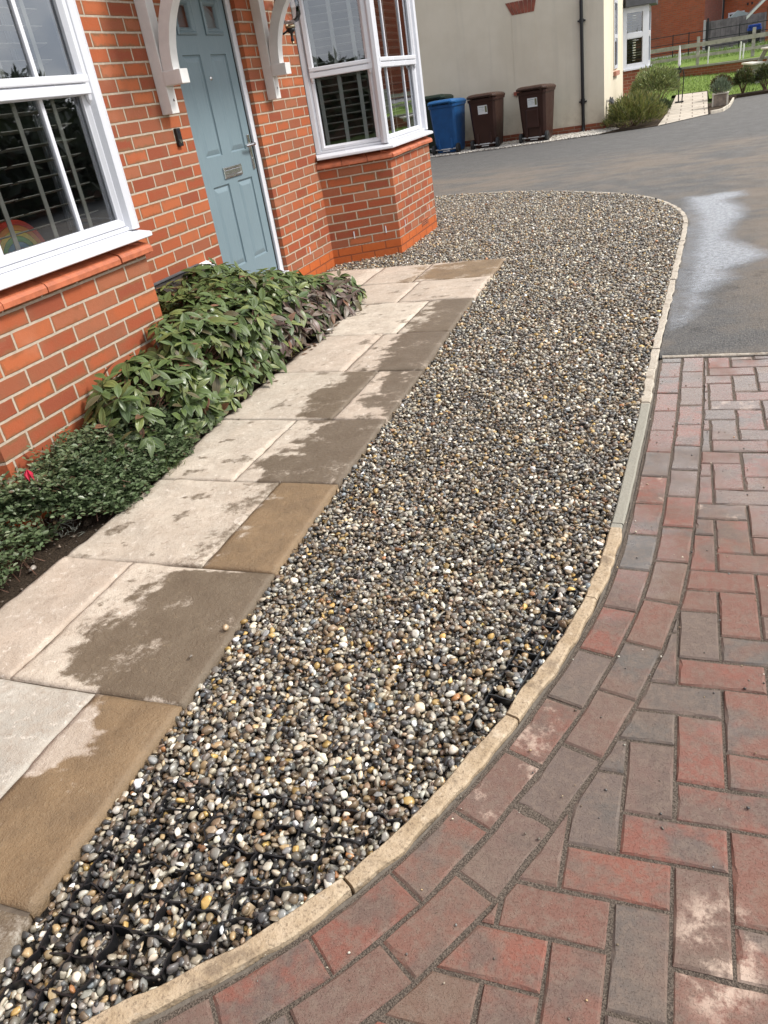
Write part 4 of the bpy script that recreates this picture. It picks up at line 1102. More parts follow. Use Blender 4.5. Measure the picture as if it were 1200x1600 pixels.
def unit(v): return v/np.maximum(1e-9, np.linalg.norm(v, axis=1, keepdims=True))
BAYX = lambda x, y: ~((y < -1.25) & (x < .60)) & (x > .02)
def viburnum(ells, n_ros, label, seed, bronze):
    g = np.random.default_rng(seed)
    P = []; D = []; U = []; C_ = []; LN = []; W_ = []; DR = []; tips = []
    wts = np.array([e[3]*e[4]+e[4]*e[5]+e[3]*e[5] for e in ells]); wts = wts/wts.sum()
    k = 0
    while k < n_ros:
        e = ells[g.choice(len(ells), p=wts)]
        d = g.normal(size=3); d /= np.linalg.norm(d)
        if d[2] < -.45: continue
        rr = g.uniform(.62, 1.03)**.6
        c = np.array(e[:3]); q = c+d*np.array(e[3:])*rr
        if not BAYX(q[0], q[1]) or q[2] < .02 or q[0] > .90: continue
        if any(((q-np.array(o[:3]))/np.array(o[3:])) @ ((q-np.array(o[:3]))/np.array(o[3:])) < .35 for o in ells): continue
        nrm = d/np.array(e[3:]); nrm /= np.linalg.norm(nrm)
        ax = unit((nrm*.75+np.array([.12, -.10, .55])+g.normal(size=3)*.22)[None])[0]
        tips.append((c+d*np.array(e[3:])*rr*.35, q-ax*.02)); k += 1
        a = unit(np.cross(ax, [.3, .2, 1.])[None])[0]; b = np.cross(ax, a)
        m_ = g.integers(5, 9); ph = g.uniform(0, 6.28)
        low = q[2] < .17 and q[0] > e[0]-.02
        br = bronze and q[2] < .10+.55*(q[0]-.45) and q[0] > .60 and g.random() < .85
        for i in range(m_):
            th = ph+i*2.4+g.normal()*.25; el = g.uniform(-.15, .70)-.08*i/ m_
            dd = math.cos(el)*(math.cos(th)*a+math.sin(th)*b)+math.sin(el)*ax
            dd = dd+np.array([.05, -.03, -.30])
            L = g.uniform(.056, .112)*(1 if i > 1 else .78)
            P.append(q+g.normal(size=3)*.004); D.append(dd); U.append(ax+np.array([0, 0, .5])+g.normal(size=3)*.22); LN.append(L); W_.append(L*g.uniform(.33, .43)); DR.append(g.uniform(.10, .48))
            s_ = g.random()
            if br and s_ < .8: col = np.array([(.110,.048,.052),(.155,.085,.078),(.19,.135,.115),(.085,.052,.034)][g.integers(4)])
            elif s_ < .62: col = np.array((.090,.132,.036))
            elif s_ < .84: col = np.array((.175,.205,.058))
            elif s_ < .89: col = np.array((.13,.095,.055))
            elif s_ < .965: col = np.array((.058,.098,.030))
            elif s_ < .985: col = np.array((.22,.085,.05))
            else: col = np.array((.12,.09,.035))
            C_.append(col*g.uniform(.75, 1.25))
    P, D, U, C_, LN, W_, DR = map(np.array, (P, D, U, C_, LN, W_, DR))
    tipx = P+unit(D)*LN[:, None]
    ok = BAYX(tipx[:, 0], tipx[:, 1]) & (tipx[:, 2] > .006)
    P, D, U, C_, LN, W_, DR = (v[ok] for v in (P, D, U, C_, LN, W_, DR))
    c0 = ells[0]; root = thing('viburnum_shrub', (float(np.mean([e[0] for e in ells])), float(np.mean([e[1] for e in ells])), -.03), label, 'shrub', 'low evergreen shrubs against the house')
    V, F, cc = leaves('viburnum', P, unit(D), unit(U), LN, W_, LN*.034, DR, C_)
    mesh_np('foliage', V, F, M['vib'], root, cc)
    mb = MB(); base_ = np.array([float(np.mean([e[0] for e in ells])), float(np.mean([e[1] for e in ells])), -.03])
    for a_, b_ in tips[::2]:
        mb.tube([tuple(.5*np.array(a_)+.5*np.array([a_[0], a_[1], -.05])), tuple(a_), tuple(b_)], [.005, .004, .0026], 5)
    mb.build('stems', M['twig'], root, smooth=True)
viburnum([(.76,-2.16,.17,.22,.34,.29), (.72,-1.66,.20,.27,.40,.33), (.54,-1.22,.20,.42,.36,.32), (.74,-1.45,.09,.20,.58,.18), (.24,-1.08,.26,.24,.28,.27), (.78,-1.85,.12,.16,.40,.22)], 760, 'large bright green shrub of long ribbed leaves at the corner of the nearest bay', 3, False)
viburnum([(.50,-.78,.20,.42,.42,.32), (.44,-.30,.17,.40,.40,.26), (.70,-.55,.08,.22,.55,.17), (.20,-.55,.27,.20,.46,.27), (.60,-.98,.16,.34,.26,.28)], 760, 'middle ribbed leaf shrub with purple bronze lower leaves, below the black doorbell', 5, True)
viburnum([(.50,.06,.09,.36,.28,.19), (.52,.40,.06,.32,.24,.15), (.68,.20,.05,.20,.28,.13)], 400, 'dark green ribbed leaf shrub at the foot of the blue grey front door', 9, True)

def groundcover(n, poly, hfun, seed, label, name, length, cols, cat='plant', extra=None):
    g = np.random.default_rng(seed)
    xs_ = [q[0] for q in poly]; ys_ = [q[1] for q in poly]
    Q = np.column_stack([g.uniform(min(xs_), max(xs_), n*3), g.uniform(min(ys_), max(ys_), n*3)]); Q = Q[inpoly(Q, poly)][:n]
    h = np.array([hfun(x, y) for x, y in Q]); keep = h > .012; Q, h = Q[keep], h[keep]; n = len(Q)
    z = -.03+h*g.uniform(.35, 1.05, n)**.7
    # sprays: leaves sit in pairs along short arching twigs
    dirs = np.column_stack([g.normal(size=n), g.normal(size=n), g.uniform(-.15, .7, n)]); dirs = unit(dirs)
    P = []; D = []; U = []; C_ = []; L = []
    for k in range(6):
        f = k/6.
        base_ = np.column_stack([Q, z])+dirs*(f*.055)[..., None] if False else np.column_stack([Q, z])+dirs*f*.055
        th = g.uniform(0, 6.28, n); side = unit(np.cross(dirs, [0, 0, 1.])+1e-6)*np.where(k % 2, 1, -1)
        P.append(base_); D.append(side*.8+dirs*.5+np.column_stack([np.zeros(n), np.zeros(n), g.uniform(-.1, .5, n)])); U.append(np.column_stack([g.normal(0, .35, n), g.normal(0, .35, n), np.ones(n)]))
        ci = g.choice(len(cols), n, p=[c_[1] for c_ in cols]); C_.append(np.array([c_[0] for c_ in cols])[ci]*g.uniform(.7, 1.3, (n, 1))); L.append(g.uniform(*length, n))
    P, D, U, C_ = (np.concatenate(v) for v in (P, D, U, C_)); L = np.concatenate(L)
    ok = BAYX(P[:, 0]-.01, P[:, 1]) & (P[:, 2] > -.02); P, D, U, C_, L = P[ok], D[ok], U[ok], C_[ok], L[ok]
    V, F, cc = leaves('small', P, unit(D), unit(U), L, L*.62, L*.03, np.full(len(L), .15), C_)
    root = thing(name, (float(np.mean(Q[:, 0])), float(np.mean(Q[:, 1])), -.03), label, cat)
    mesh_np('foliage', V, F, M['cot'], root, cc)
    mb = MB()
    for i in g.choice(n, 160, replace=False):
        a_ = np.array([Q[i, 0], Q[i, 1], z[i]]); d = dirs[i]
        mb.tube([tuple(a_-d*.05-np.array([0, 0, .03])), tuple(a_), tuple(a_+d*.06)], [.0018, .0015, .0008], 4)
    mb.build('stems', M['twig'], root)
CC = [((.100,.145,.066), .44), ((.155,.200,.100), .26), ((.055,.085,.035), .18), ((.25,.28,.18), .10), ((.12,.06,.04), .02)]
def hf1(x, y):
    e = min(1, max(0, (path_left(y)+.015-x)/.17))**.5
    return e*(.255+.10*noise.noise(Vector((x*5, y*5, 1)))+.055*noise.noise(Vector((x*11, y*11, 4)))) * (1 if noise.noise(Vector((x*4.4, y*4.4, 9))) > -.5 else .3)
groundcover(5200, [(.60,-3.12),(.60,-1.95),(.74,-1.72),(.88,-1.86),(.935,-2.3),(.955,-2.72),(.78,-3.0)], hf1, 11, 'dark green low creeping shrub with tiny leaves spilling towards the path below the nearest bay', 'cotoneaster_shrub', (.015,.027), CC)
def hf2(x, y): return max(0, (.28-.62*max(0, x-.62)))*(1+.5*noise.noise(Vector((x*6, y*6, 2))))
groundcover(5000, [(.02,-4.6),(.02,-3.2),(.60,-3.02),(.80,-3.00),(.86,-3.16),(.885,-3.45),(.87,-4.6)], hf2, 12, 'small leaved grey green creeping shrub at the left picture edge behind the withered stems', 'cotoneaster_shrub', (.015,.027), CC)
def hf3(x, y): return .06*(1+.6*noise.noise(Vector((x*9, y*9, 2))))*(1 if noise.noise(Vector((x*6, y*6, 5))) > .02 else 0)
groundcover(420, [(.62,-4.2),(.62,-3.10),(.80,-3.05),(.91,-3.2),(.91,-4.2)], hf3, 13, 'thin patch of tiny leaved weeds on the bare soil beside the pale path slab', 'weed_patch', (.009,.015), CC)

# dead stems with a faded red bloom, silvery sprig, grass tuft, stones and litter on the soil
dp = thing('withered_plant', (.74, -2.92, -.03), 'withered brown stems with one drooping crimson flower in the dark groundcover', 'plant')
M['straw'] = simple('dry_straw', (.34,.23,.14), .8, .3, 40); M['bloom'] = simple('crimson_petal', (.55,.02,.06), .5, .3, 30); M['silver'] = simple('silver_leaf', (.36,.36,.31), .7, .2, 60)
mb = MB()
for k in range(9):
    a_ = (.74+random.uniform(-.002,.002), -2.92+random.uniform(-.002,.002), -.03); ax, ay = random.uniform(-.03,.03), random.uniform(-.03,.03); hh = random.uniform(.13,.27)
    mb.tube([a_, (a_[0]+ax*.4, a_[1]+ay*.4, hh*.5), (a_[0]+ax, a_[1]+ay, hh)], [.0022, .0018, .0009], 5)
mb.tube([(.74,-2.92,-.03), (.80,-2.78,.10), (.83,-2.70,.19)], [.0022,.0018,.001], 5); mb.tube([(.74,-2.92,-.03), (.66,-3.02,.02), (.63,-3.08,.06)], [.0022,.0018,.001], 5)
mb.build('stems', M['straw'], dp)
mb = MB()
for k in range(6):
    t_ = k*1.05; c_ = Vector((.752, -2.905, .262)); o_ = Vector((math.cos(t_)*.010, math.sin(t_)*.010, 0))
    mb.add([tuple(c_+o_*.2+Vector((0,0,.022))), tuple(c_+o_*1.5+Vector((0,0,.004))+Vector((-o_.y,o_.x,0))*.8), tuple(c_+o_*1.7+Vector((0,0,-.026))), tuple(c_+o_*1.5+Vector((0,0,.004))-Vector((-o_.y,o_.x,0))*.8)], [(0,1,2,3)])
mb.build('flower', M['bloom'], dp, fixn=False)
mb = MB()
for k in range(4): mb.lathe([(0,-.006),(.006,-.002),(.007,.003),(0,.007)], (.765+random.uniform(-.015,.02), -2.895+random.uniform(-.02,.02), .215+random.uniform(-.02,.02)), 7)
mb.build('seed_head', simple('pale_seed', (.55,.42,.38), .7), dp, smooth=True)
g = np.random.default_rng(4)
def sprig(x, y, n, sp, label):
    P = np.column_stack([g.normal(x, sp, n), g.normal(y, sp, n), g.uniform(-.025, .045, n)]); D = np.column_stack([g.normal(size=n), g.normal(size=n), g.uniform(.1, 1.2, n)])
    V, F, cc = leaves('tiny', P, unit(D), np.tile([0, 0, 1.], (n, 1)), g.uniform(.02, .04, n), np.full(n, .004), np.full(n, .0006), np.full(n, .1), np.tile([.40,.40,.35], (n, 1))*g.uniform(.6, 1.1, (n, 1)))
    o = mesh_np('silver_sprig', V, F, M['hebe'], None, cc); tag(o, label, 'plant')
sprig(.80, -2.88, 90, .028, 'silvery grey sprig lying on bare soil right of the withered stems'); sprig(.665, -3.06, 60, .024, 'silvery grey sprig left of the withered stems')
n = 150; x, y = .935, -2.33
P = np.column_stack([g.normal(x-.03, .026, n), g.normal(y, .035, n), np.full(n, -.03)]); D = np.column_stack([g.normal(.05, .38, n), g.normal(-.05, .38, n), np.ones(n)])
V, F, cc = leaves('tiny', P, unit(D), np.column_stack([g.normal(size=n), g.normal(size=n), np.full(n, .2)]), g.uniform(.06, .115, n), np.full(n, .0032), np.full(n, .0006), np.full(n, .35), np.tile([.13,.20,.045], (n, 1))*g.uniform(.6, 1.3, (n, 1)))
tag(mesh_np('grass_tuft', V, F, M['hebe'], None, cc), 'bright green tuft of grass between the groundcover and the path', 'grass')
v_, f_, c_ = scatter(np.array([[.845, -3.13, -.012]]), np.array([.021]), 2, 2, .2, np.array([(.30,.26,.22)])); tag(mesh_np('stone', v_, f_, M['pebble'], col=c_), 'round grey stone on the soil at the path corner', 'stone')
v_, f_, c_ = scatter(np.array([[.835, -2.80, -.008]]), np.array([.034]), 2, 2, .2, np.array([(.16,.11,.085)])); tag(mesh_np('stone', v_, f_, M['soil'], col=c_), 'brown clod of earth beside the silvery sprig', 'clod')
lt = scatter(np.column_stack([g.uniform(.55, .93, 700), g.uniform(-4.3, -.2, 700), g.uniform(-.029, -.020, 700)]), g.uniform(.002, .009, 700), 1, 8, .6, np.tile([.10,.075,.055], (700, 1))*g.uniform(.5, 1.9, (700, 1)))
tag(mesh_np('soil_crumbs', *lt[:2], M['pebble'], col=lt[2]), kind='stuff')
dl = []; n = 36
P = np.column_stack([g.uniform(.80, .93, n), g.uniform(-1.5, .5, n), g.uniform(.000, .006, n)]); D = np.column_stack([g.normal(size=n), g.normal(size=n), g.normal(0, .08, n)])
V, F, cc = leaves('viburnum', P, unit(D), np.tile([0, 0, 1.], (n, 1)), g.uniform(.03, .06, n), g.uniform(.012, .02, n), np.full(n, .001), np.full(n, -.1), np.tile([.20,.085,.05], (n, 1))*g.uniform(.5, 1.3, (n, 1)))
tag(mesh_np('fallen_leaves', V, F, M['vib'], None, cc), kind='stuff')

# ------------------------------------------------------------------ cream rendered house
cream = thing('cream_house', (1.0, 13.4, 0), 'cream rendered house with black downpipe and white bay window across the tarmac', 'house')
t = NT('cream_render'); p = t.pos(); n1 = t.noise(p, 1.1, 4, .6); n2 = t.noise(p, 120, 3, .6); t.bump(n2, .003)
sx3 = t.sep(p); stk = t.noise(t.comb(t.math('MULTIPLY', sx3[0], 3.2), t.math('MULTIPLY', sx3[1], 3.2), t.math('MULTIPLY', sx3[2], .22)), 2.2, 5, .6)
c = t.mix(t.ss(n1, .3, .7), (.66,.59,.455), (.74,.67,.53)); c = t.mix(t.ss(stk, .5, .74, 0, .2), c, (.48,.44,.35))
spl = t.math('MULTIPLY', t.ss(sx3[2], .75, .1), t.ss(t.noise(p, 5, 5, .65), .4, .68)); c = t.mix(t.math('MULTIPLY', spl, .35), c, (.36,.28,.19))
M['render'] = t.set(c, .9, .2)
M['brick_far'] = brick_mat('far_brick', plinth=False, mortar=(.36,.24,.17), cols=[(.20,.055,.030),(.25,.07,.036),(.29,.082,.042),(.22,.065,.036),(.26,.09,.05)])
CY, CX = 13.40, 1.42
mb = MB(); mb.box(-11, CY, .10, CX, 24, 5.4); mb.build('wall', M['render'], cream)
mb = MB(); mb.box(-11.03, CY-.022, -.1, CX+.022, 24.03, .105); mb.build('plinth', M['brick_far'], cream)
mb = MB()
for sx_ in (0, 1):
    x0, x1 = (CX+.3, -4.79) if sx_ == 0 else (-11.3, -4.79)
    mb.add([(x0, CY-.3, 5.3), (x0, 24.3, 5.3), (x1, 24.3, 8.2), (x1, CY-.3, 8.2), (x0, CY-.3, 5.44), (x0, 24.3, 5.44), (x1, 24.3, 8.34), (x1, CY-.3, 8.34)], [(0,1,2,3),(7,6,5,4),(0,4,5,1),(1,5,6,2),(3,7,4,0),(2,6,7,3)])
mb.build('roof', M['rooftile'], cream)
# blind window recess: a panel line in the render, brick head and brick sill
mb = MB(); mb.box(-.385, CY-.006, .83, .085, CY-.001, 2.275, .003); mb.build('blocked_window', M['render'], cream)
mb = MB(); n = 7
for k in range(n):
    f0, f1 = k/n, (k+1)/n; a0, a1 = -.375+.45*f0, -.375+.45*f1; b0, b1 = -.50+.63*f0, -.50+.63*f1
    mb.add([(a0+.004, CY-.012, 2.279), (a1-.004, CY-.012, 2.279), (b1-.005, CY-.012, 2.50), (b0+.005, CY-.012, 2.50), (a0+.004, CY+.05, 2.279), (a1-.004, CY+.05, 2.279), (b1-.005, CY+.05, 2.50), (b0+.005, CY+.05, 2.50)], [(0,1,2,3),(0,4,5,1),(1,5,6,2),(3,2,6,7),(0,3,7,4)])
mb.build('brick_lintel', simple('dark_red_brick', (.25,.075,.045), .85, .3, 5, bump=.003), cream)
mb = MB()
for k in range(3): mb.box(-.42+k*.185, CY-.04, .84, -.42+k*.185+.180, CY+.01, .905, .004)
mb.build('brick_sill', simple('red_sill_brick', (.36,.10,.06), .85, .3, 5, bump=.003), cream)
mb = MB(); px_ = 1.0
mb.tube([(px_, CY-.065, .02), (px_, CY-.065, 5.3)], .034, 14); mb.tube([(px_, CY-.065, .06), (px_, CY-.09, .0), (px_, CY-.12, -.03)], .034, 12)
for z in (.50, .56): mb.tube([(px_, CY-.065, z), (px_, CY-.065, z+.035)], .046, 14)
mb.tube([(px_, CY-.065, 1.93), (px_, CY-.065, 2.0)], .044, 14); mb.box(px_-.075, CY-.075, .525, px_+.075, CY-.002, .555, .004); mb.box(px_-.075, CY-.075, 1.95, px_+.075, CY-.002, 1.98, .004)
mb.build('downpipe', M['black_plastic'], cream)
# side window and bay on the sunny side
mb = MB(); wx = CX+.002
mb.box(wx-.01, 15.62, .985, wx+.012, 16.55, 2.36); mb.build('side_window_reveal', M['render'], cream)
mb = MB()
for (a_, b_, c_, d_) in ((15.66,15.74,1.0,2.34), (16.43,16.51,1.0,2.34), (15.74,16.43,1.0,1.07), (15.74,16.43,2.27,2.34), (15.74,16.43,1.60,1.68)): mb.box(wx+.004, a_, c_, wx+.030, b_, d_, .003)
sw = mb.build('side_window', M['upvc'], cream)
MB().quad((wx+.016,15.74,1.07),(wx+.016,16.43,1.07),(wx+.016,16.43,2.27),(wx+.016,15.74,2.27)).build('pane', M['glass_far'] if 'glass_far' in M else M['glass'], sw, fixn=False)
mb = MB(); mb.box(CX-.01, 15.6, .86, CX+.07, 16.62, .95, .006); mb.build('side_window_sill', simple('pink_brick', (.42,.19,.13), .8), cream)
E0, F0, G0, H0 = (CX, 18.62), (CX+.60, 18.95), (CX+.60, 20.2), (CX, 20.55)
path = [E0, F0, G0, H0]
mb = MB(); acc = 0
for p_, q_ in zip(path[:-1], path[1:]):
    L = math.dist(p_, q_); mb.quad((*p_, -.1), (*q_, -.1), (*q_, .86), (*p_, .86), [(acc,-.1),(acc+L,-.1),(acc+L,.86),(acc,.86)]); acc += L
mb.build('bay_wall', M['brick_far'], cream, fixn=False)
fr = MB(); gl = MB(); bl = MB()
for (p_, q_) in zip(path[:-1], path[1:]):
    mtx, L = face_matrix(p_, q_); fr.M = gl.M = bl.M = mtx
    for (u0, u1, z0, z1) in ((0,.10,.90,2.25),(L-.16,L-.0,.90,2.25),(.10,L-.16,.90,1.01),(.10,L-.16,2.12,2.25),(.10,L-.16,1.585,1.68)): fr.box(u0, -.06, z0, u1, 0., z1, .004)
    fr.box(.11, -.05, 1.56, L-.17, -.004, 1.70, .01)
    gl.quad((.09,-.03,1.0),(L-.15,-.03,1.0),(L-.15,-.03,2.13),(.09,-.03,2.13))
    for k in range(19):
        z = 1.02+k*.058
        bl.add([(.10,-.10,z),(L-.16,-.10,z),(L-.16,-.065,z+.036),(.10,-.065,z+.036)], [(0,1,2,3)])
bw = fr.build('bay_window', M['upvc'], cream); gl.build('pane', M['glass'], bw, fixn=False)
sl = MB(); sl.sweep(path, [(-.1,.862),(.06,.862),(.06,.90),(-.1,.905)]); sl.build('sill', M['upvc'], bw)
rf = MB(); rf.sweep(path, [(-.1,2.252),(.16,2.252),(.16,2.42),(-.1,2.42)]); rf.build('bay_eaves', simple('dark_grey_lead', (.06,.06,.065), .6, .2, 6), cream)
rr = MB(); o1 = offset(path, .18); rr.add([(CX, E0[1]-.1, 2.42), (o1[1][0], o1[1][1], 2.42), (o1[2][0], o1[2][1], 2.42), (CX, H0[1]+.1, 2.42), (CX, E0[1]+.3, 2.8), (CX, H0[1]-.3, 2.8)], [(0,1,4),(1,2,5,4),(2,3,5),(0,3,2,1)]); rr.build('bay_roof', M['rooftile'], cream)
mb = MB(); mb.box(CX+.003, 18.70, .2, CX+.01, 20.5, 2.3); q = offset(path, -.16); mb.add([(*q[0], .875), (*q[1], .875), (*q[2], .875), (*q[3], .875)], [(0,1,2,3)]); mb.build('bay_room', M['room'], cream)
vb = thing('window_blind', (CX+.3, 19.4, 1.0), 'olive slatted blind in the bay window of the cream house', 'blind'); bl.build('slats', simple('olive_blind', (.22,.19,.10), .6), vb, fixn=False)

# white chippings along the cream wall
g = np.random.default_rng(21)
wp = [(-9,12.03),(-1.95,12.06),(-.49,12.06),(.50,12.14),(1.40,12.32),(1.75,12.9),(1.6,13.38),(-9,13.38)]
mb = MB(); mb.prism(wp, -.09, -.030); tag(mb.build('chippings_bed', simple('chipping_base', (.30,.27,.23), .95, .3, 30)), kind='structure')
Q = np.column_stack([g.uniform(-3.2, 1.75, 9000), g.uniform(12.0, 13.4, 9000)]); Q = Q[inpoly(Q, wp)]; n = len(Q)
cs = np.tile([.62,.57,.49], (n, 1))*g.uniform(.55, 1.2, (n, 1))
v_, f_, c_ = scatter(np.column_stack([Q, np.full(n, -.022)]), g.uniform(.012, .028, n), 1, 10, .5, cs); tag(mesh_np('white_chippings', v_, f_, M['pebble'], col=c_, smooth=False), kind='stuff')

# ------------------------------------------------------------------ wheelie bins
def bin_plastic(name, c):
    t = NT(name); p = t.obj(); n1 = t.noise(p, 5, 4, .6); n2 = t.noise(p, 90, 3); t.bump(n2, .0015)
    return t.set(t.mix(t.ss(n1, .3, .7), tuple(x*.85 for x in c), tuple(x*1.15 for x in c)), t.ss(n1, .3, .7, .38, .55), .4)
def wheelie(x, y, rz, mat, lidm, label, sticker, sc_=1., panel=False):
    """back of the bin faces -y: wheels, axle and handle on that side"""
    r_ = thing('wheelie_bin', (x, y, -.03), label, 'wheelie bin', 'wheelie bins by the cream wall', rz)
    W0, W1, D0_, D1_ = .235, .285, .26, .36; h = .965
    def blt(mb, nm, mat_, par=r_, **k): o = mb.build(nm, mat_, par, wloc=False, **k); return o
    mb = MB(); lv = [(.035, .93, W0*.97, D0_*.96), (.07, 1., W0, D0_), (.45, 1., (W0+W1)/2-.002, (D0_+D1_)/2), (h-.085, 1, W1-.005, D1_-.01), (h-.08, 1, W1+.012, D1_+.006), (h-.03, 1, W1+.016, D1_+.012), (h-.025, 1, W1-.006, D1_-.01)]
    vs = []; fs = []; c = .045
    for z, k, w, d in lv:
        f = (z/h)*.05
        for (sx_, sy_) in ((-1,-1),(1,-1),(1,1),(-1,1)):
            for (ax, ay) in (((c,0),(0,c)) if sx_*sy_ < 0 else ((0,c),(c,0))):
                pass
        pts = [(-w+c,-d),(w-c,-d),(w,-d+c),(w,d-c),(w-c,d),(-w+c,d),(-w,d-c),(-w,-d+c)]
        vs += [(a_, b_-.0, z) for a_, b_ in pts]
    for i in range(len(lv)-1):
        for j in range(8): fs.append((i*8+j, i*8+(j+1) % 8, (i+1)*8+(j+1) % 8, (i+1)*8+j))
    fs.append(tuple(range(8))[::-1])
    mb.add(vs, fs)
    if panel: mb.box(-.13, -.345, .28, .13, -.26, .62, .02)
    mb.box(-.16, -.30, .10, -.115, -.24, .30, .01); mb.box(.115, -.30, .10, .16, -.24, .30, .01)
    blt(mb, 'body', mat)
    mb = MB(); vs = []; fs = []; w, d = W1+.022, D1_+.03
    lv = [(h-.03, 1.), (h-.004, 1.012), (h+.012, 1.0), (h+.040, .90), (h+.052, .70), (h+.056, .3)]
    for z, k in lv:
        cc = .06*k; ww, dd = w*k, d*k
        vs += [(a_, b_, z+.018*(b_/d)*-1) for a_, b_ in ((-ww+cc,-dd),(ww-cc,-dd),(ww,-dd+cc),(ww,dd-cc),(ww-cc,dd),(-ww+cc,dd),(-ww,dd-cc),(-ww,-dd+cc))]
    for i in range(len(lv)-1):
        for j in range(8): fs.append((i*8+j, i*8+(j+1) % 8, (i+1)*8+(j+1) % 8, (i+1)*8+j))
    fs += [tuple(range(8))[::-1], tuple(range(len(vs)-8, len(vs)))]
    mb.add(vs, fs); ld = blt(mb, 'lid', lidm)
    mb = MB(); hz = h+.005
    for sx_ in (-1, 1):
        mb.tube([(sx_*.20, -D1_-.005, hz-.04), (sx_*.20, -D1_-.055, hz+.012)], .020, 8); mb.tube([(sx_*.09, -D1_-.01, hz), (sx_*.09, -D1_-.06, hz+.02)], .022, 8)
    mb.tube([(-.235, -D1_-.055, hz+.014), (.235, -D1_-.055, hz+.014)], .017, 10); blt(mb, 'handle', lidm)
    for sx_ in (-1, 1):
        mb = MB(); cx = sx_*(W0+.035); mb.tube([(cx-.028, -.275, .098), (cx-.022, -.275, .098), (cx+.022, -.275, .098), (cx+.028, -.275, .098)], [.085, .098, .098, .085], 20); wh = blt(mb, 'wheel', M['dark_rubber'])
        mb = MB(); mb.tube([(cx+sx_*.024, -.275, .098), (cx+sx_*.032, -.275, .098)], .045, 14); o = blt(mb, 'hub', M['black_plastic'], wh)
    mb = MB(); mb.tube([(-W0-.02, -.275, .098), (W0+.02, -.275, .098)], .012, 8); mb.box(-.075, -.292, .055, .075, -.262, .072, .003); blt(mb, 'axle', simple('galvanised', (.55,.55,.53), .45, .1, 20))
    if sticker:
        mb = MB(); yb = -.335
        a_ = [(-.085, 0, .655), (.115, 0, .655), (.115, 0, .815), (-.085, 0, .815)]
        yf = lambda z: -((D0_+D1_)/2+(D1_-.01-(D0_+D1_)/2)*(z-.45)/(h-.085-.45))-.0025
        mb.quad(*[(p_[0], yf(p_[2]), p_[2]) for p_ in a_])
        def blk(x0, x1, z0, z1, mi): mb.quad(*[(p_[0], yf(p_[1])-.0015, p_[1]) for p_ in ((x0,z0),(x1,z0),(x1,z1),(x0,z1))], mi=mi)
        blk(.065, .105, .685, .80, 1); blk(-.07, .045, .775, .792, 2); blk(-.07, .03, .745, .754, 2); blk(-.07, .045, .722, .730, 2); blk(-.07, .01, .70, .707, 2)
        blt(mb, 'sticker', [simple('sticker_white', (.72,.74,.72), .5, .03), simple('sticker_dark', (.16,.17,.09), .5), simple('sticker_grey', (.48,.56,.55), .5)], fixn=False)
    r_.scale = (sc_, .9 if sc_ > 1 else 1., sc_)
    return r_
brown = bin_plastic('brown_bin', (.036,.013,.008)); brownl = bin_plastic('brown_lid', (.055,.026,.016))
blue = bin_plastic('blue_bin', (.012,.085,.245)); bluel = bin_plastic('blue_lid', (.018,.115,.30))
green = bin_plastic('green_bin', (.018,.035,.020))
wheelie(.17, 12.66, R(-8), brown, brownl, 'brown wheelie bin with white sticker, nearest the black downpipe', True, panel=True)
wheelie(-.86, 12.68, R(-5), brown, brownl, 'brown wheelie bin with white sticker, standing beside the blue bin', True)
wheelie(-1.68, 12.62, R(-6), blue, bluel, 'blue wheelie bin with blue lid against the cream wall', False)
wheelie(-2.06, 13.02, R(-4), green, green, 'dark green wheelie bin half hidden behind the blue bin', False, sc_=1.1)

# ------------------------------------------------------------------ far right: garden path, lawn, shrubs
t = NT('pale_garden_flags'); p = t.pos(); br = t.n('TexBrick'); t.put(br.inputs['Vector'], p); br.inputs['Scale'].default_value = 1.; br.inputs['Brick Width'].default_value = .48; br.inputs['Row Height'].default_value = .42; br.inputs['Mortar Size'].default_value = .011
br.inputs['Color1'].default_value = (.54,.48,.40,1); br.inputs['Color2'].default_value = (.46,.405,.335,1); br.inputs['Mortar'].default_value = (.20,.16,.13,1)
n1 = t.noise(p, 6, 5, .65); M['flag'] = t.set(t.mix(t.ss(n1, .5, .75, 0, .6), br.outputs['Color'], (.28,.22,.17)), .85, .3); t.bump(br.outputs['Fac'], -.006)
gpz = lambda x, y: (x, y, H(y)-.022)
mb = MB()
L_ = [(2.50,12.46),(2.60,15.5),(2.66,17.5),(2.72,19.75)]; R_ = [(3.42,13.60),(3.44,15.6),(3.46,17.5),(3.48,19.6)]
for i in range(3): mb.quad(gpz(*L_[i]), gpz(*R_[i]), gpz(*R_[i+1]), gpz(*L_[i+1]))
tag(mb.build('garden_path', M['flag'], fixn=False), kind='structure')
t = NT('lawn_grass'); p = t.pos(); n1 = t.noise(p, 1.2, 4, .6); n2 = t.noise(t.comb(t.math('MULTIPLY', t.sep(p)[0], 6.), t.math('MULTIPLY', t.sep(p)[1], 3.), 0.), 8, 4, .7); t.bump(n2, .04)
M['lawn'] = t.set(t.mix(t.ss(n2, .3, .7), t.mix(t.ss(n1, .35, .65), (.115,.20,.028), (.165,.245,.040)), (.20,.27,.06)), .9, .2)
mb = MB()
def lq(x0, x1, y0, y1, dz=-.03):
    ysn = np.linspace(y0, y1, max(2, int((y1-y0)/2)+1))
    for a_, b_ in zip(ysn[:-1], ysn[1:]): mb.quad((x0, a_, H(a_)+dz), (x1, a_, H(a_)+dz), (x1, b_, H(b_)+dz), (x0, b_, H(b_)+dz))
lq(-1, 14, 19.9, 27.5); lq(3.5, 14, 17.6, 19.9); lq(CX+.6, 2.6, 18.0, 19.9)
tag(mb.build('lawn', M['lawn'], fixn=False), kind='structure')
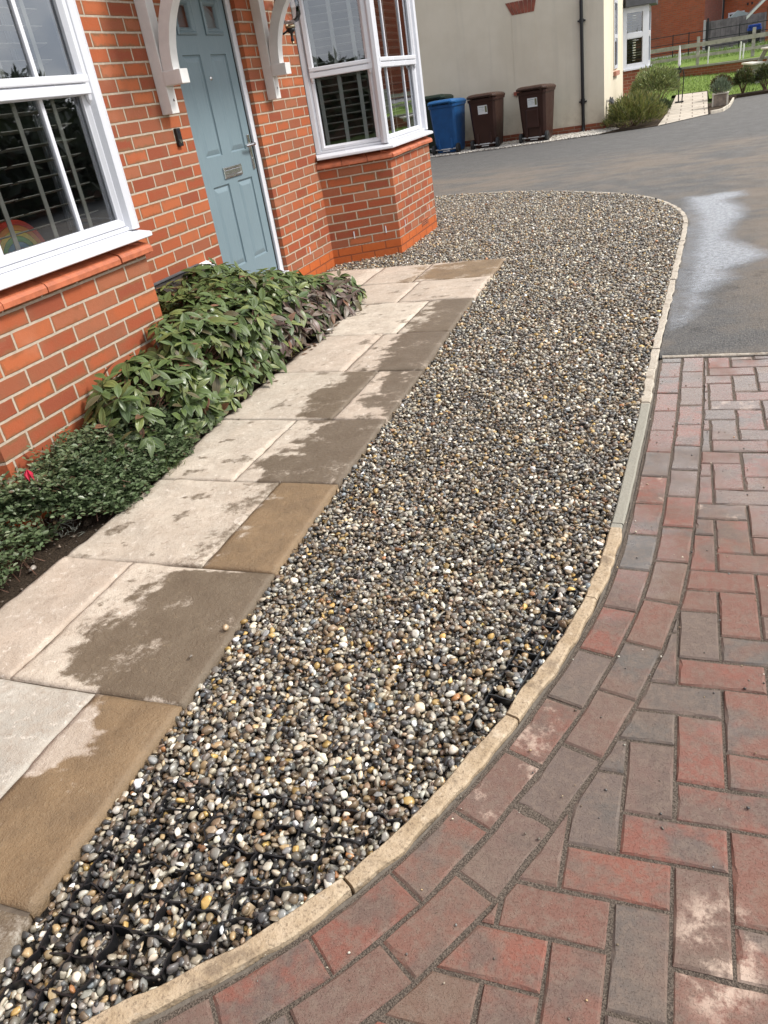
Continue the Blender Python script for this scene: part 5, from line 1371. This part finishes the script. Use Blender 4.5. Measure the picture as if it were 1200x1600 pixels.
mb = MB(); mb.prism([(1.40,12.36),(2.50,12.52),(2.62,16),(2.70,18.6),(1.40,18.6)], -.09, -.025); mb.prism([(3.9,16.9),(4.1,17.3),(4.6,17.38),(6,17.52),(14,18.5),(14,18.9),(6,18.0),(4.6,17.85),(3.9,17.8)], -.09, .03); mb.prism([(3.44,13.75),(3.68,13.9),(3.83,14.8),(3.95,16.6),(3.46,16.6)], -.09, -.012)
tag(mb.build('flower_bed_soil', M['soil']), kind='structure')
# raised verge behind the low wall, and far grass
mb = MB()
def vq(P): mb.add(P, [tuple(range(len(P)))])
rows = [(26.0,.56),(27.2,.60),(28.4,.66),(30,.74),(31.5,.80),(33,.80)]
for (ya, za), (yb, zb) in zip(rows[:-1], rows[1:]):
    for x0, x1 in zip(range(-2, 16, 2), range(0, 18, 2)):
        w = lambda x, y: .03*noise.noise(Vector((x*.8, y*.8, 0)))
        sh = lambda y: 0
        mb.quad((x0, ya-(x0-3)*.85*(1 if ya < 27 else .5), za+w(x0, ya)), (x1, ya-(x1-3)*.85*(1 if ya < 27 else .5), za+w(x1, ya)), (x1, yb-(x1-3)*.5, zb+w(x1, yb)), (x0, yb-(x0-3)*.5, zb+w(x0, yb)))
tag(mb.build('verge', M['lawn'], fixn=False), kind='structure')
mb = MB(); mb.quad((-2,35.5,.81),(16,26.5,.81),(16,60,1.0),(-2,60,1.0)); tag(mb.build('footpath', simple('grey_footpath', (.20,.19,.18), .9, .2, 2)), kind='structure')
g = np.random.default_rng(33)
def blades(Q, zf, lo, hi, name):
    n = len(Q); P = np.column_stack([Q, [zf(x, y) for x, y in Q]]); D = np.column_stack([g.normal(0, .35, n), g.normal(0, .35, n), np.ones(n)])
    V, F, cc = leaves('tiny', P, unit(D), np.column_stack([g.normal(size=n), g.normal(size=n), np.full(n, .2)]), g.uniform(lo, hi, n), np.full(n, .012), np.full(n, .001), np.full(n, .3), np.tile([.155,.24,.04], (n, 1))*g.uniform(.6, 1.4, (n, 1)))
    tag(mesh_np(name, V, F, M['hebe'], None, cc), kind='stuff')
Q = np.column_stack([g.uniform(1.8, 7, 9000), g.uniform(17.8, 26.5, 9000)]); Q = Q[~((Q[:, 0] > 2.5) & (Q[:, 0] < 3.52) & (Q[:, 1] < 19.8))]
blades(Q, lambda x, y: H(y)-.03, .03, .08, 'lawn_blades')
Q = np.column_stack([g.uniform(1.2, 8, 7000), g.uniform(27.5, 31.5, 7000)]); Q[:, 1] -= (Q[:, 0]-3)*.5
blades(Q, lambda x, y: .58+.05*max(0, (y+(x-3)*.5-26.5)), .05, .16, 'verge_blades')

def bush(name, c, r, n, label, cols, ll, kind='tiny', wf=.22, up=.5, group=None, seed=1, trunk=True):
    g = np.random.default_rng(seed)
    d = unit(g.normal(size=(n, 3))); d[:, 2] = np.abs(d[:, 2])*1.0-.15*(g.random(n) < .3)
    nz = np.array([noise.noise(Vector((a_[0]*2.1+seed, a_[1]*2.1, a_[2]*2.1))) for a_ in d]); rr = (g.uniform(.35, 1.0, n)**.45)*(1+.28*nz)
    P = np.array(c)+d*rr[:, None]*np.array(r); P[:, 2] = np.maximum(P[:, 2], c[2]-r[2]*.2)
    D = d*.7+np.array([0, 0, up])+g.normal(size=(n, 3))*.4
    ci = g.choice(len(cols), n, p=[q[1] for q in cols]); C_ = np.array([q[0] for q in cols])[ci]*g.uniform(.7, 1.3, (n, 1))
    L = g.uniform(*ll, n)
    V, F, cc = leaves(kind, P, unit(D), unit(g.normal(size=(n, 3))+np.array([0, 0, .6])), L, L*wf, L*.03, np.full(n, .12), C_)
    z0 = H(c[1])-.02
    root = thing(name, (c[0], c[1], z0), label, 'shrub', group)
    mesh_np('foliage', V, F, M['hebe'], root, cc)
    mb = MB()
    for i in range(12):
        q = P[i*7 % n]; mb.tube([(c[0]+g.normal()*.02, c[1]+g.normal()*.02, z0-.02), tuple(.5*np.array([c[0], c[1], z0])+.5*q+np.array([0, 0, .02])), tuple(q)], [.010, .007, .003], 5)
    mb.build('stems', M['twig'], root)
    return root
LG = [((.22,.27,.085), .45), ((.33,.36,.15), .3), ((.09,.12,.045), .2), ((.20,.17,.06), .05)]
YG = [((.24,.26,.06), .4), ((.36,.33,.11), .25), ((.085,.11,.03), .3), ((.20,.13,.04), .05)]
bush('evergreen_shrub', (2.30, 16.2, .42), (.56, .74, .47), 6800, 'tall pale green bushy shrub under the white bay window of the cream house', LG, (.045,.09), wf=.26, seed=2)
bush('spreading_shrub', (2.00, 13.30, .08), (.58, .88, .44), 9000, 'low yellowish green spreading shrub at the corner of the cream house', YG, (.06,.12), wf=.12, up=.8, seed=3)
bush('dark_shrub', (2.52, 15.0, .10), (.16, .4, .16), 700, 'small dark green shrub between the two big shrubs and the pale flagged path', [((.04,.06,.02), .7), ((.08,.10,.03), .3)], (.05,.09), wf=.2, seed=4)
BX = [((.075,.10,.025), .5), ((.135,.145,.04), .28), ((.10,.055,.025), .12), ((.035,.045,.014), .1)]
RX = [((.11,.095,.025), .4), ((.17,.075,.04), .3), ((.08,.11,.03), .3)]
bush('box_bush', (4.24, 17.62, .25), (.235, .235, .29), 2300, 'round dark green bush at the road edge, nearest the wooden planter', BX, (.035,.06), wf=.4, seed=5, group='clipped bushes along the road edge')
bush('box_bush', (4.72, 17.72, .26), (.25, .25, .30), 2300, 'round dark green bush cut by the right picture edge, below the picnic bench', BX, (.035,.06), wf=.4, seed=6, group='clipped bushes along the road edge')
bush('russet_bush', (3.74, 17.2, .26), (.22, .22, .24), 1900, 'russet green round bush directly behind the wooden planter', RX, (.035,.06), wf=.4, seed=7, group='clipped bushes along the road edge')
# planter with grey-green plant
pl = thing('planter', (3.68, 15.35, -.02), 'square weathered wooden planter with pale corner trim beside the flagged path', 'planter', rz=R(-4))
M['oldwood'] = simple('weathered_planter_wood', (.30,.24,.19), .85, .25, 12, bump=.003, bscale=40); M['palewood'] = simple('pale_planter_trim', (.62,.57,.48), .7, .1, 12)
def pb(nm, m_, *boxes):
    mb = MB()
    for b_ in boxes: mb.box(*b_, .004)
    return mb.build(nm, m_, pl, wloc=False)
for b_ in ((-.14,-.14,.01,.14,-.115,.225), (-.14,.115,.01,.14,.14,.225), (-.14,-.115,.01,-.115,.115,.225), (.115,-.115,.01,.14,.115,.225)): pb('side_panel', M['oldwood'], b_)
for b_ in ((-.158,-.158,.0,-.128,-.128,.235), (.128,-.158,.0,.158,-.128,.235), (-.158,.128,.0,-.128,.158,.235), (.128,.128,.0,.158,.158,.235)): pb('corner_post', M['palewood'], b_)
pb('rim', M['palewood'], (-.165,-.165,.236,.165,-.125,.258), (-.165,.125,.236,.165,.165,.258), (-.165,-.125,.236,-.125,.125,.258), (.125,-.125,.236,.165,.125,.258))
pb('soil_fill', M['soil'], (-.114,-.114,.1,.114,.114,.215))
bush('planter_plant', (3.68, 15.35, .24), (.17, .17, .22), 520, 'spiky grey green plant growing in the wooden planter', [((.22,.27,.19), .6), ((.13,.17,.10), .4)], (.08,.15), wf=.10, up=.9, seed=8)
mb = strip_pieces(densify([(3.47,13.62),(3.70,13.86),(3.86,14.76),(4.02,16.7)], .05), [0,.32,.80,1.25,1.75,2.2,2.7,3.15], -.035, .0, -.06, .03, .012, .006); tag(mb.build('bed_edging', simple('pale_edging', (.55,.49,.40), .85, .2, 8, bump=.004)), kind='structure')
# coiled hose on the sunny wall
hz = thing('hose_coil', (1.52, 13.85, .2), 'black coiled bundle leaning in the corner of the cream house behind the low shrub', 'hose')
mb = MB(); pts = []
for i in range(150):
    a_ = i*.36; rr = .125+.035*math.sin(i*.21)+.012*math.sin(i*1.7); pts.append((1.53+.035*math.sin(i*.13), 13.86+rr*math.cos(a_)*.9, .36+rr*math.sin(a_)))
mb.tube(pts, .013, 6); mb.build('hose', M['black_plastic'], hz, smooth=True)
mb = MB(); mb.box(1.425, 13.83, .44, 1.56, 13.88, .49, .005); mb.build('hook', M['steel'], hz)
# white closed parasol clamped to a black stand
um = thing('garden_parasol', (2.80, 17.6, .03), 'narrow white closed parasol rising from a black metal stand beside the flagged path', 'parasol')
mb = MB(); mb.lathe([(.012,.80),(.036,.84),(.030,1.0),(.022,1.14),(.008,1.24),(.0,1.25)], (2.79,17.6,0), 9); mb.build('canopy', simple('white_canvas', (.75,.76,.78), .6, .08, 20), um)
mb = MB(); mb.tube([(2.80,17.6,.05),(2.795,17.6,.82)], .014, 8)
mb.box(2.745, 17.57, .66, 2.85, 17.63, .78, .02); mb.tube([(2.88,17.6,.74),(2.91,17.6,.60),(2.88,17.6,.06)], .012, 8); mb.box(2.72,17.5,.03,2.92,17.7,.055,.01); mb.build('stand', M['black_plastic'], um)

# picnic table on the lawn
tb = thing('picnic_table', (5.25, 20.5, .10), 'weathered grey wooden picnic table on the lawn at the right picture edge', 'table', rz=R(6))
M['greywood'] = simple('grey_weathered_timber', (.37,.345,.31), .85, .22, 7, bump=.004, bscale=30); M['palegrey'] = simple('sun_bleached_board', (.60,.56,.50), .8, .12, 9)
def tp(nm, m_, *boxes):
    mb = MB()
    for b_ in boxes: mb.box(*b_, .006)
    return mb.build(nm, m_, tb, wloc=False)
tp('table_top', M['palegrey'], *[(-.36+k*.146, -.85, .72, -.36+k*.146+.138, .85, .76) for k in range(5)])
for sx_ in (-1, 1): tp('seat', M['palegrey'], (sx_*.60-.07 if sx_ < 0 else .53, -.85, .43, sx_*.60+.07 if sx_ < 0 else .67, .85, .47), (sx_*.75-.07 if sx_ < 0 else .68, -.85, .43, sx_*.75+.07 if sx_ < 0 else .82, .85, .47))
for y in (-.62, .62):
    for sx_ in (-1, 1):
        mb = MB(); mb.add([(sx_*.20, y-.03, .72), (sx_*.32, y-.03, .72), (sx_*.70, y-.03, 0), (sx_*.58, y-.03, 0), (sx_*.20, y+.03, .72), (sx_*.32, y+.03, .72), (sx_*.70, y+.03, 0), (sx_*.58, y+.03, 0)], [(0,1,2,3),(7,6,5,4),(0,4,5,1),(1,5,6,2),(2,6,7,3),(3,7,4,0)]); mb.build('leg', M['greywood'], tb, wloc=False)
    tp('cross_beam', M['greywood'], (-.80, y+.031, .34, .80, y+.07, .43))

# timber rail fence, iron railing, low wall
fn = thing('rail_fence', (3.27, 26.2, .30), 'grey timber post and rail fence across the lawn', 'fence')
fx0, fy0, fx1, fy1 = 1.2, 26.9, 8.4, 24.2
def fl(x): return fy0+(fy1-fy0)*(x-fx0)/(fx1-fx0)
for x in (3.25, 4.86, 6.5, 8.1, 1.6):
    MB().box(x-.048, fl(x)-.06, H(fl(x))-.1, x+.048, fl(x)+.06, 1.37, .01).build('post', M['greywood'], fn)
for (za, zb, th) in ((1.16, 1.11, .060), (.84, .79, .045)):
    mb = MB(); x0, x1 = fx0, fx1; y0, y1 = fl(x0)-.075, fl(x1)-.075
    vs = []
    for (x, y, z) in ((x0, y0, za), (x1, y1, zb)): vs += [(x, y-.02, z-th), (x, y+.02, z-th), (x, y+.02, z+th), (x, y-.02, z+th)]
    mb.add(vs, [(0,1,2,3),(7,6,5,4),(0,4,5,1),(1,5,6,2),(2,6,7,3),(3,7,4,0)]); mb.build('rail', M['greywood'], fn)
for (x, y, lab) in ((3.55, 25.7, 'thin white post in front of the low brick wall, beside the nearer timber fence post'), (4.46, 25.0, 'thin white post in front of the low brick wall, near the picnic bench'), (4.56, 25.2, 'short white stake just right of another white post')):
    o = MB().tube([(x, y, H(y)-.03), (x+.02, y, 1.05 if 'short' not in lab else .98)], .022, 8).build('white_post', M['white_paint']); tag(o, lab, 'post')
lw = MB(); 
P0, P1 = (1.6, 27.3), (9.4, 20.4)
L = math.dist(P0, P1); dx, dy = (P1[0]-P0[0])/L, (P1[1]-P0[1])/L
lw.M = Matrix(((dx, -dy, 0, P0[0]), (dy, dx, 0, P0[1]), (0, 0, 1, 0), (0, 0, 0, 1)))
lw.box(0, -.05, .1, L, .06, .50)
wl = thing('low_wall', (*P0, .2), 'low brick retaining wall with grey coping behind the lawn', 'wall'); lw.build('brickwork', M['brick_far'], wl)
cp = MB(); cp.M = lw.M; cp.box(0, -.08, .502, L, .30, .56, .008); cp.build('coping', simple('grey_coping', (.30,.28,.26), .9, .2, 5, bump=.004), wl)
ir = thing('iron_railing', (2.4, 30, .7), 'thin black iron estate railing in front of the far brick house', 'fence')
def rl(x): return 30.4-(x-3)*.45
for z in (1.55, 1.28, 1.02): MB().tube([(-.5, rl(-.5), z+.01), (9, rl(9), z-.06)], .013, 6).build('rail', M['black_plastic'], ir)
for x in (.2, 1.3, 2.38, 2.94, 3.58, 4.62, 5.7, 6.8, 7.9): MB().box(x-.018, rl(x)-.012, .62, x+.018, rl(x)+.012, 1.57).build('post', M['black_plastic'], ir)
# grey close-board fence
cf = thing('board_fence', (4.6, 35, .8), 'grey close board fence between the far brick house and the porch', 'fence')
n = 26
for i in range(1):
    mb = MB()
    for k in range(n):
        x = 3.56+k*.098; mb.box(x, 35.0+(k % 2)*.012-(x-3.5)*.25, .7, x+.108, 35.03+(k % 2)*.012-(x-3.5)*.25, 1.86-.02*(k/n)+random.uniform(-.012,.012))
    mb.build('boards', simple('grey_fence_board', (.185,.165,.155), .9, .25, 4, bump=.004, bscale=20), cf)
MB().box(3.47, 34.9, .6, 3.57, 35.05, 1.93, .01).build('post', simple('pale_post', (.44,.42,.39), .85), cf); MB().box(3.60, 34.88, .6, 3.68, 34.97, 1.98, .01).build('post', M['dark_rubber'], cf)
# blue lidded bin beyond the railing
bb = thing('waste_bin', (5.32, 33.4, .78), 'black bin with bright blue lid in front of the grey board fence', 'bin')
mb = MB(); mb.add([(-.19,-.2,0),(.19,-.2,0),(.19,.2,0),(-.19,.2,0),(-.23,-.25,.50),(.23,-.25,.50),(.23,.25,.50),(-.23,.25,.50)], [(3,2,1,0),(0,1,5,4),(1,2,6,5),(2,3,7,6),(3,0,4,7),(4,5,6,7)]); mb.build('body', M['black_plastic'], bb, wloc=False)
mb = MB(); mb.box(-.25,-.28,.501,.25,.28,.60,.03); mb.box(-.22,-.30,.60,.22,.25,.70,.04); mb.build('lid', bin_plastic('far_blue_lid', (.02,.07,.36)), bb, wloc=False)
for sx_ in (-1, 1): MB().tube([(sx_*.20-.02,-.22,.06),(sx_*.20+.02,-.22,.06)], .075, 12).build('wheel', M['dark_rubber'], bb, wloc=False)

# far red brick houses
def far_house(name, corners, z0, z1, label, windows=(), extra=None):
    cx = sum(q[0] for q in corners)/len(corners); cy = sum(q[1] for q in corners)/len(corners)
    r_ = thing(name, (cx, cy, z0), label, 'house')
    mb = MB(); mb.prism(corners, z0-.6, z1); mb.build('wall', M['brick_red'], r_)
    mb = MB(); e = []
    for q in corners: d = Vector((q[0]-cx, q[1]-cy, 0)).normalized(); e.append((q[0]+d.x*.5, q[1]+d.y*.5, z1))
    k = len(e); mb.add(e+[(cx, cy, z1+2.6)], [(i, (i+1) % k, k) for i in range(k)]+[tuple(range(k))[::-1]]); mb.build('roof', M['rooftile'], r_)
    for (p_, q_, u0, u1, za, zb) in windows:
        mtx, L = face_matrix(p_, q_); w = MB(); w.M = mtx
        for (a_, b_, c_, d_) in ((u0, u0+.07, za, zb), (u1-.07, u1, za, zb), (u0+.07, u1-.07, za, za+.08), (u0+.07, u1-.07, zb-.07, zb), ((u0+u1)/2-.035, (u0+u1)/2+.035, za+.08, zb-.07)): w.box(a_, -.02, c_, b_, .04, d_, .004)
        wo = w.build('window', M['upvc'], r_); pn = MB(); pn.M = mtx; pn.quad((u0+.06, .012, za+.07), (u1-.06, .012, za+.07), (u1-.06, .012, zb-.06), (u0+.06, .012, zb-.06)); pn.build('pane', M['glass_dark'], wo, fixn=False)
    return r_
M['brick_red'] = brick_mat('terrace_brick', plinth=False, mortar=(.36,.17,.10), cols=[(.37,.088,.034),(.42,.105,.042),(.39,.095,.036),(.44,.115,.048),(.35,.085,.035)])
M['glass_dark'] = simple('far_window_glass', (.02,.025,.03), .04)
HA = [(-.1,40.6),(1.68,38.4),(3.52,38.0),(3.54,39.4),(-.1,45.)]
far_house('terraced_house', HA, .85, 6.2, 'plain orange brick gable house beyond the rail fence and railing')
HB = [(3.25,46.0),(4.30,40.2),(10.5,38.6),(11.,48.),(3.4,49.)]
hb = far_house('terraced_house', HB, .85, 6.4, 'brick house behind the grey board fence with a white window and drainpipe', [(HB[1], HB[2], .28, .98, 1.55, 2.12), (HB[1], HB[2], 3.0, 4.1, 1.6, 2.7)])
mtx, L = face_matrix(HB[1], HB[2])
mb = MB(); mb.M = mtx; mb.tube([(.06, .05, .6), (.06, .05, 6.2)], .045, 8); mb.build('downpipe', M['black_plastic'], hb)
mb = MB(); mb.M = mtx @ Matrix.Translation((.36, .28, 2.82)) @ Matrix.Rotation(R(-70), 4, 'X') @ Matrix.Rotation(R(15), 4, 'Y'); mb.lathe([(0,.0),(.12,.015),(.20,.05),(.205,.055),(.12,.025),(0,.01)], n=16); mb.M = mtx; mb.tube([(.36,.0,2.75),(.36,.2,2.8),(.36,.5,2.9)], .015, 6); mb.build('satellite_dish', M['dark_rubber'], hb)
mb = MB(); mb.M = mtx; mb.box(1.06,.0,2.30,1.13,.02,2.40); mb.box(1.24,.0,2.30,1.31,.02,2.40); mb.build('vent', M['dark_rubber'], hb)
HC = [(11.6,44),(12,40),(30,36),(32,48),(12,50)]
far_house('terraced_house', HC, .85, 6.8, 'long brick terrace seen only as a reflection in the far bay panes', [(HC[1], HC[2], 2+k*3.2, 3.2+k*3.2, 1.7, 2.9) for k in range(5)])
# shed roof and white-boarded porch at the right edge
sh = thing('garden_shed', (4.95, 37, .8), 'grey felt roofed shed showing above the board fence', 'shed')
mb = MB(); mb.box(4.45,36.4,.6,5.45,37.6,1.78); mb.build('wall', M['greywood'], sh)
mb = MB(); mb.add([(4.34,36.25,1.76),(4.80,36.25,2.10),(4.34,37.7,1.76),(4.80,37.7,2.10),(5.56,36.25,1.82),(5.56,37.7,1.82)], [(0,1,3,2),(1,4,5,3),(0,4,1),(2,3,5)]); mb.build('roof', simple('grey_felt', (.30,.34,.33), .9, .1, 5), sh)
po = thing('brick_porch', (5.95, 31.6, .7), 'brick porch with steep white bargeboard at the right picture edge', 'porch')
mb = MB(); mb.box(5.62,31.5,.6,5.95,31.9,1.95); mb.build('pier', M['brick_red'], po)
mb = MB(); mb.add([(4.92,31.3,1.70),(6.4,31.3,2.95),(6.4,33,2.95),(4.92,33,1.70),(4.92,31.3,1.78),(6.4,31.3,3.03),(6.4,33,3.03),(4.92,33,1.78)], [(0,1,2,3),(7,6,5,4),(0,4,5,1),(1,5,6,2),(2,6,7,3),(3,7,4,0)]); mb.build('roof', M['rooftile'], po)
mb = MB(); mb.add([(4.90,31.24,1.66),(6.4,31.24,2.93),(6.4,31.24,3.03),(4.90,31.24,1.76),(4.90,31.295,1.66),(6.4,31.295,2.93),(6.4,31.295,3.03),(4.90,31.295,1.76)], [(0,1,2,3),(7,6,5,4),(0,4,5,1),(1,5,6,2),(2,6,7,3),(3,7,4,0)]); mb.build('bargeboard', M['white_paint'], po)
mb = MB(); mb.box(5.96,31.5,.62,6.02,31.56,2.3); mb.box(6.02,31.5,.62,7.2,31.56,.9); mb.build('door_frame', M['upvc'], po)

# unseen trees, plus dark hedging added to darken what the panes reflect
def added_hedge(x0, y0, x1, y1, h, label, seed, n=5200):
    g = np.random.default_rng(seed); root = thing('added_hedge', ((x0+x1)/2, (y0+y1)/2, -.1), label, 'added_hedge', 'unseen hedges added for the window reflections')
    f = g.random(n); P = np.column_stack([x0+(x1-x0)*f, y0+(y1-y0)*f, h*g.random(n)**.7])+np.column_stack([g.normal(0, .35, n), g.normal(0, .35, n), .12*np.sin(f*60)])
    V, F, cc = leaves('tiny', P, unit(g.normal(size=(n, 3))), unit(g.normal(size=(n, 3))), g.uniform(.25, .5, n), np.full(n, .20), np.full(n, .01), np.full(n, .2), np.tile([.030,.042,.018], (n, 1))*g.uniform(.5, 1.4, (n, 1)))
    mesh_np('foliage', V, F, M['hebe'], root, cc)
    L = math.dist((x0, y0), (x1, y1)); mb = MB(); dx, dy = (x1-x0)/L, (y1-y0)/L
    mb.M = Matrix(((dx, -dy, 0, x0), (dy, dx, 0, y0), (0, 0, 1, -.1), (0, 0, 0, 1)))
    mb.box(0, -.22, 0, L, .22, h*.9, .05); mb.build('branches', M['twig'], root)
added_hedge(11.5, 1.5, 12.5, 15.5, 1.7, 'dark hedging added out of view along the road, darkening the nearest bay reflections', 61)
added_hedge(0, -21, 22, -19, 2.5, 'dark hedging added behind the viewer, darkening the reflection in the angled bay pane', 62, 7000)
M['bark'] = simple('tree_bark', (.11,.085,.065), .9, .3, 6, bump=.01)
def tree(x, y, h, r, label, seed, n=2600, bare=.0):
    g = np.random.default_rng(seed); root = thing('tree', (x, y, H(y)-.05), label, 'tree', 'unseen trees around the road')
    mb = MB(); mb.tube([(x, y, -.1), (x+.05, y, h*.3), (x+.1, y+.1, h*.62)], [h*.028, h*.022, h*.010], 8)
    for k in range(14):
        a_ = k*2.4; z = h*(.28+.035*k); L = r*g.uniform(.6, 1.)
        mb.tube([(x+.06, y, z), (x+math.cos(a_)*L*.5, y+math.sin(a_)*L*.5, z+L*.4), (x+math.cos(a_)*L, y+math.sin(a_)*L, z+L*.55)], [h*.010, h*.006, h*.002], 5)
    mb.build('trunk', M['bark'], root)
    d = unit(g.normal(size=(n, 3))); nz = np.array([noise.noise(Vector(a_)*2.2+Vector((seed, 0, 0))) for a_ in d])
    P = np.array([x, y, h*.60])+d*(g.uniform(.3, 1, n)**.5*(1+.45*nz))[:, None]*np.array([r, r, h*.38])
    V, F, cc = leaves('tiny', P, d+g.normal(size=(n, 3))*.6, unit(g.normal(size=(n, 3))), g.uniform(.25, .5, n), np.full(n, .16), np.full(n, .01), np.full(n, .2), np.tile([.045,.06,.025], (n, 1))*g.uniform(.5, 1.4, (n, 1)))
    mesh_np('crown', V, F, M['hebe'], root, cc)
for k, (x, y, h, r_) in enumerate(((36, 26, 5.2, 3.4), (38, 34, 5.8, 3.6), (30, 31, 4.8, 3.0), (42, 40, 6.2, 4.0), (33, 20, 4.6, 3.0), (16, -42, 5.2, 3.6), (22, -46, 5.6, 3.8), (10, -48, 5.0, 3.4), (4, -44, 4.6, 3.0))):
    tree(x, y, h, r_, 'broad dark green tree standing unseen around the road, mirrored in the window panes', 40+k)

# ------------------------------------------------------------------ light, sky, camera
SUN = Vector((.80, .22, .86)).normalized()      # towards the sun
el = math.asin(SUN.z); az = math.atan2(SUN.x, SUN.y)
sd = bpy.data.lights.new('sun', 'SUN'); sd.energy = 2.2; sd.angle = R(12); sd.color = (1, .965, .91)
so = bpy.data.objects.new('sun', sd); COL.objects.link(so); so.rotation_euler = SUN.to_track_quat('Z', 'Y').to_euler()
w = bpy.data.worlds.new('World'); sc.world = w; w.use_nodes = True; nt = w.node_tree; nt.nodes.clear()
sky = nt.nodes.new('ShaderNodeTexSky'); sky.sky_type = 'NISHITA'; sky.sun_disc = False; sky.sun_elevation = el; sky.sun_rotation = az; sky.air_density = 1.; sky.dust_density = 2.5; sky.ozone_density = 1.
tc = nt.nodes.new('ShaderNodeTexCoord'); mp = nt.nodes.new('ShaderNodeMapping'); mp.inputs['Scale'].default_value = (1.6, 1.6, 3.2); nt.links.new(tc.outputs['Generated'], mp.inputs[0])
cn_ = nt.nodes.new('ShaderNodeTexNoise'); cn_.inputs['Scale'].default_value = 1.7; cn_.inputs['Detail'].default_value = 6; cn_.inputs['Roughness'].default_value = .58; cn_.inputs['Distortion'].default_value = .3; nt.links.new(mp.outputs[0], cn_.inputs['Vector'])
cr = nt.nodes.new('ShaderNodeValToRGB'); cr.color_ramp.elements[0].position = .36; cr.color_ramp.elements[0].color = (5.2, 5.8, 6.9, 1); cr.color_ramp.elements[1].position = .66; cr.color_ramp.elements[1].color = (13.5, 13.3, 13.0, 1)
nt.links.new(cn_.outputs['Fac'], cr.inputs[0])
mxw = nt.nodes.new('ShaderNodeMix'); mxw.data_type = 'RGBA'; mxw.inputs[0].default_value = .82
nt.links.new(sky.outputs[0], mxw.inputs[6])
# the cloud deck is thinner (brighter) towards the sun and heavier, slate blue, behind the viewer
dt = nt.nodes.new('ShaderNodeVectorMath'); dt.operation = 'DOT_PRODUCT'; nt.links.new(tc.outputs['Generated'], dt.inputs[0]); dt.inputs[1].default_value = Vector((.72, .69, .15)).normalized()
dr = nt.nodes.new('ShaderNodeValToRGB'); dr.color_ramp.elements[0].position = .18; dr.color_ramp.elements[0].color = (.42, .47, .56, 1); dr.color_ramp.elements[1].position = .78; dr.color_ramp.elements[1].color = (1.28, 1.25, 1.2, 1)
md = nt.nodes.new('ShaderNodeMapRange'); md.inputs[1].default_value = -1; md.inputs[2].default_value = 1; nt.links.new(dt.outputs['Value'], md.inputs[0]); nt.links.new(md.outputs[0], dr.inputs[0])
ml = nt.nodes.new('ShaderNodeMix'); ml.data_type = 'RGBA'; ml.blend_type = 'MULTIPLY'; ml.inputs[0].default_value = 1; nt.links.new(cr.outputs[0], ml.inputs[6]); nt.links.new(dr.outputs[0], ml.inputs[7])
nt.links.new(ml.outputs[2], mxw.inputs[7])
bg = nt.nodes.new('ShaderNodeBackground'); bg.inputs[1].default_value = .103; nt.links.new(mxw.outputs[2], bg.inputs[0])
wo = nt.nodes.new('ShaderNodeOutputWorld'); nt.links.new(bg.outputs[0], wo.inputs[0])

cd = bpy.data.cameras.new('camera'); co = bpy.data.objects.new('camera', cd); COL.objects.link(co); sc.camera = co
cd.sensor_fit = 'VERTICAL'; cd.sensor_height = 24; cd.lens = 24*1192.98/1600; cd.clip_end = 1500; cd.clip_start = .02
rx, dn, fw = (.9346462, .32469933, -.14493734), (.03877916, -.49825763, -.86616136), (-.35345815, .80393388, -.47828617)
co.matrix_world = Matrix(((rx[0], -dn[0], -fw[0], 3.06173), (rx[1], -dn[1], -fw[1], -4.88425), (rx[2], -dn[2], -fw[2], 1.33845), (0, 0, 0, 1)))
vs_ = sc.view_settings; sc.display_settings.display_device = 'sRGB'; vs_.view_transform = 'Standard'; vs_.look = 'None'; vs_.gamma = 1.; vs_.use_curve_mapping = False; vs_.exposure = .72
sc.cycles.max_bounces = 8; sc.cycles.transparent_max_bounces = 16; sc.cycles.caustics_reflective = False; sc.cycles.caustics_refractive = False
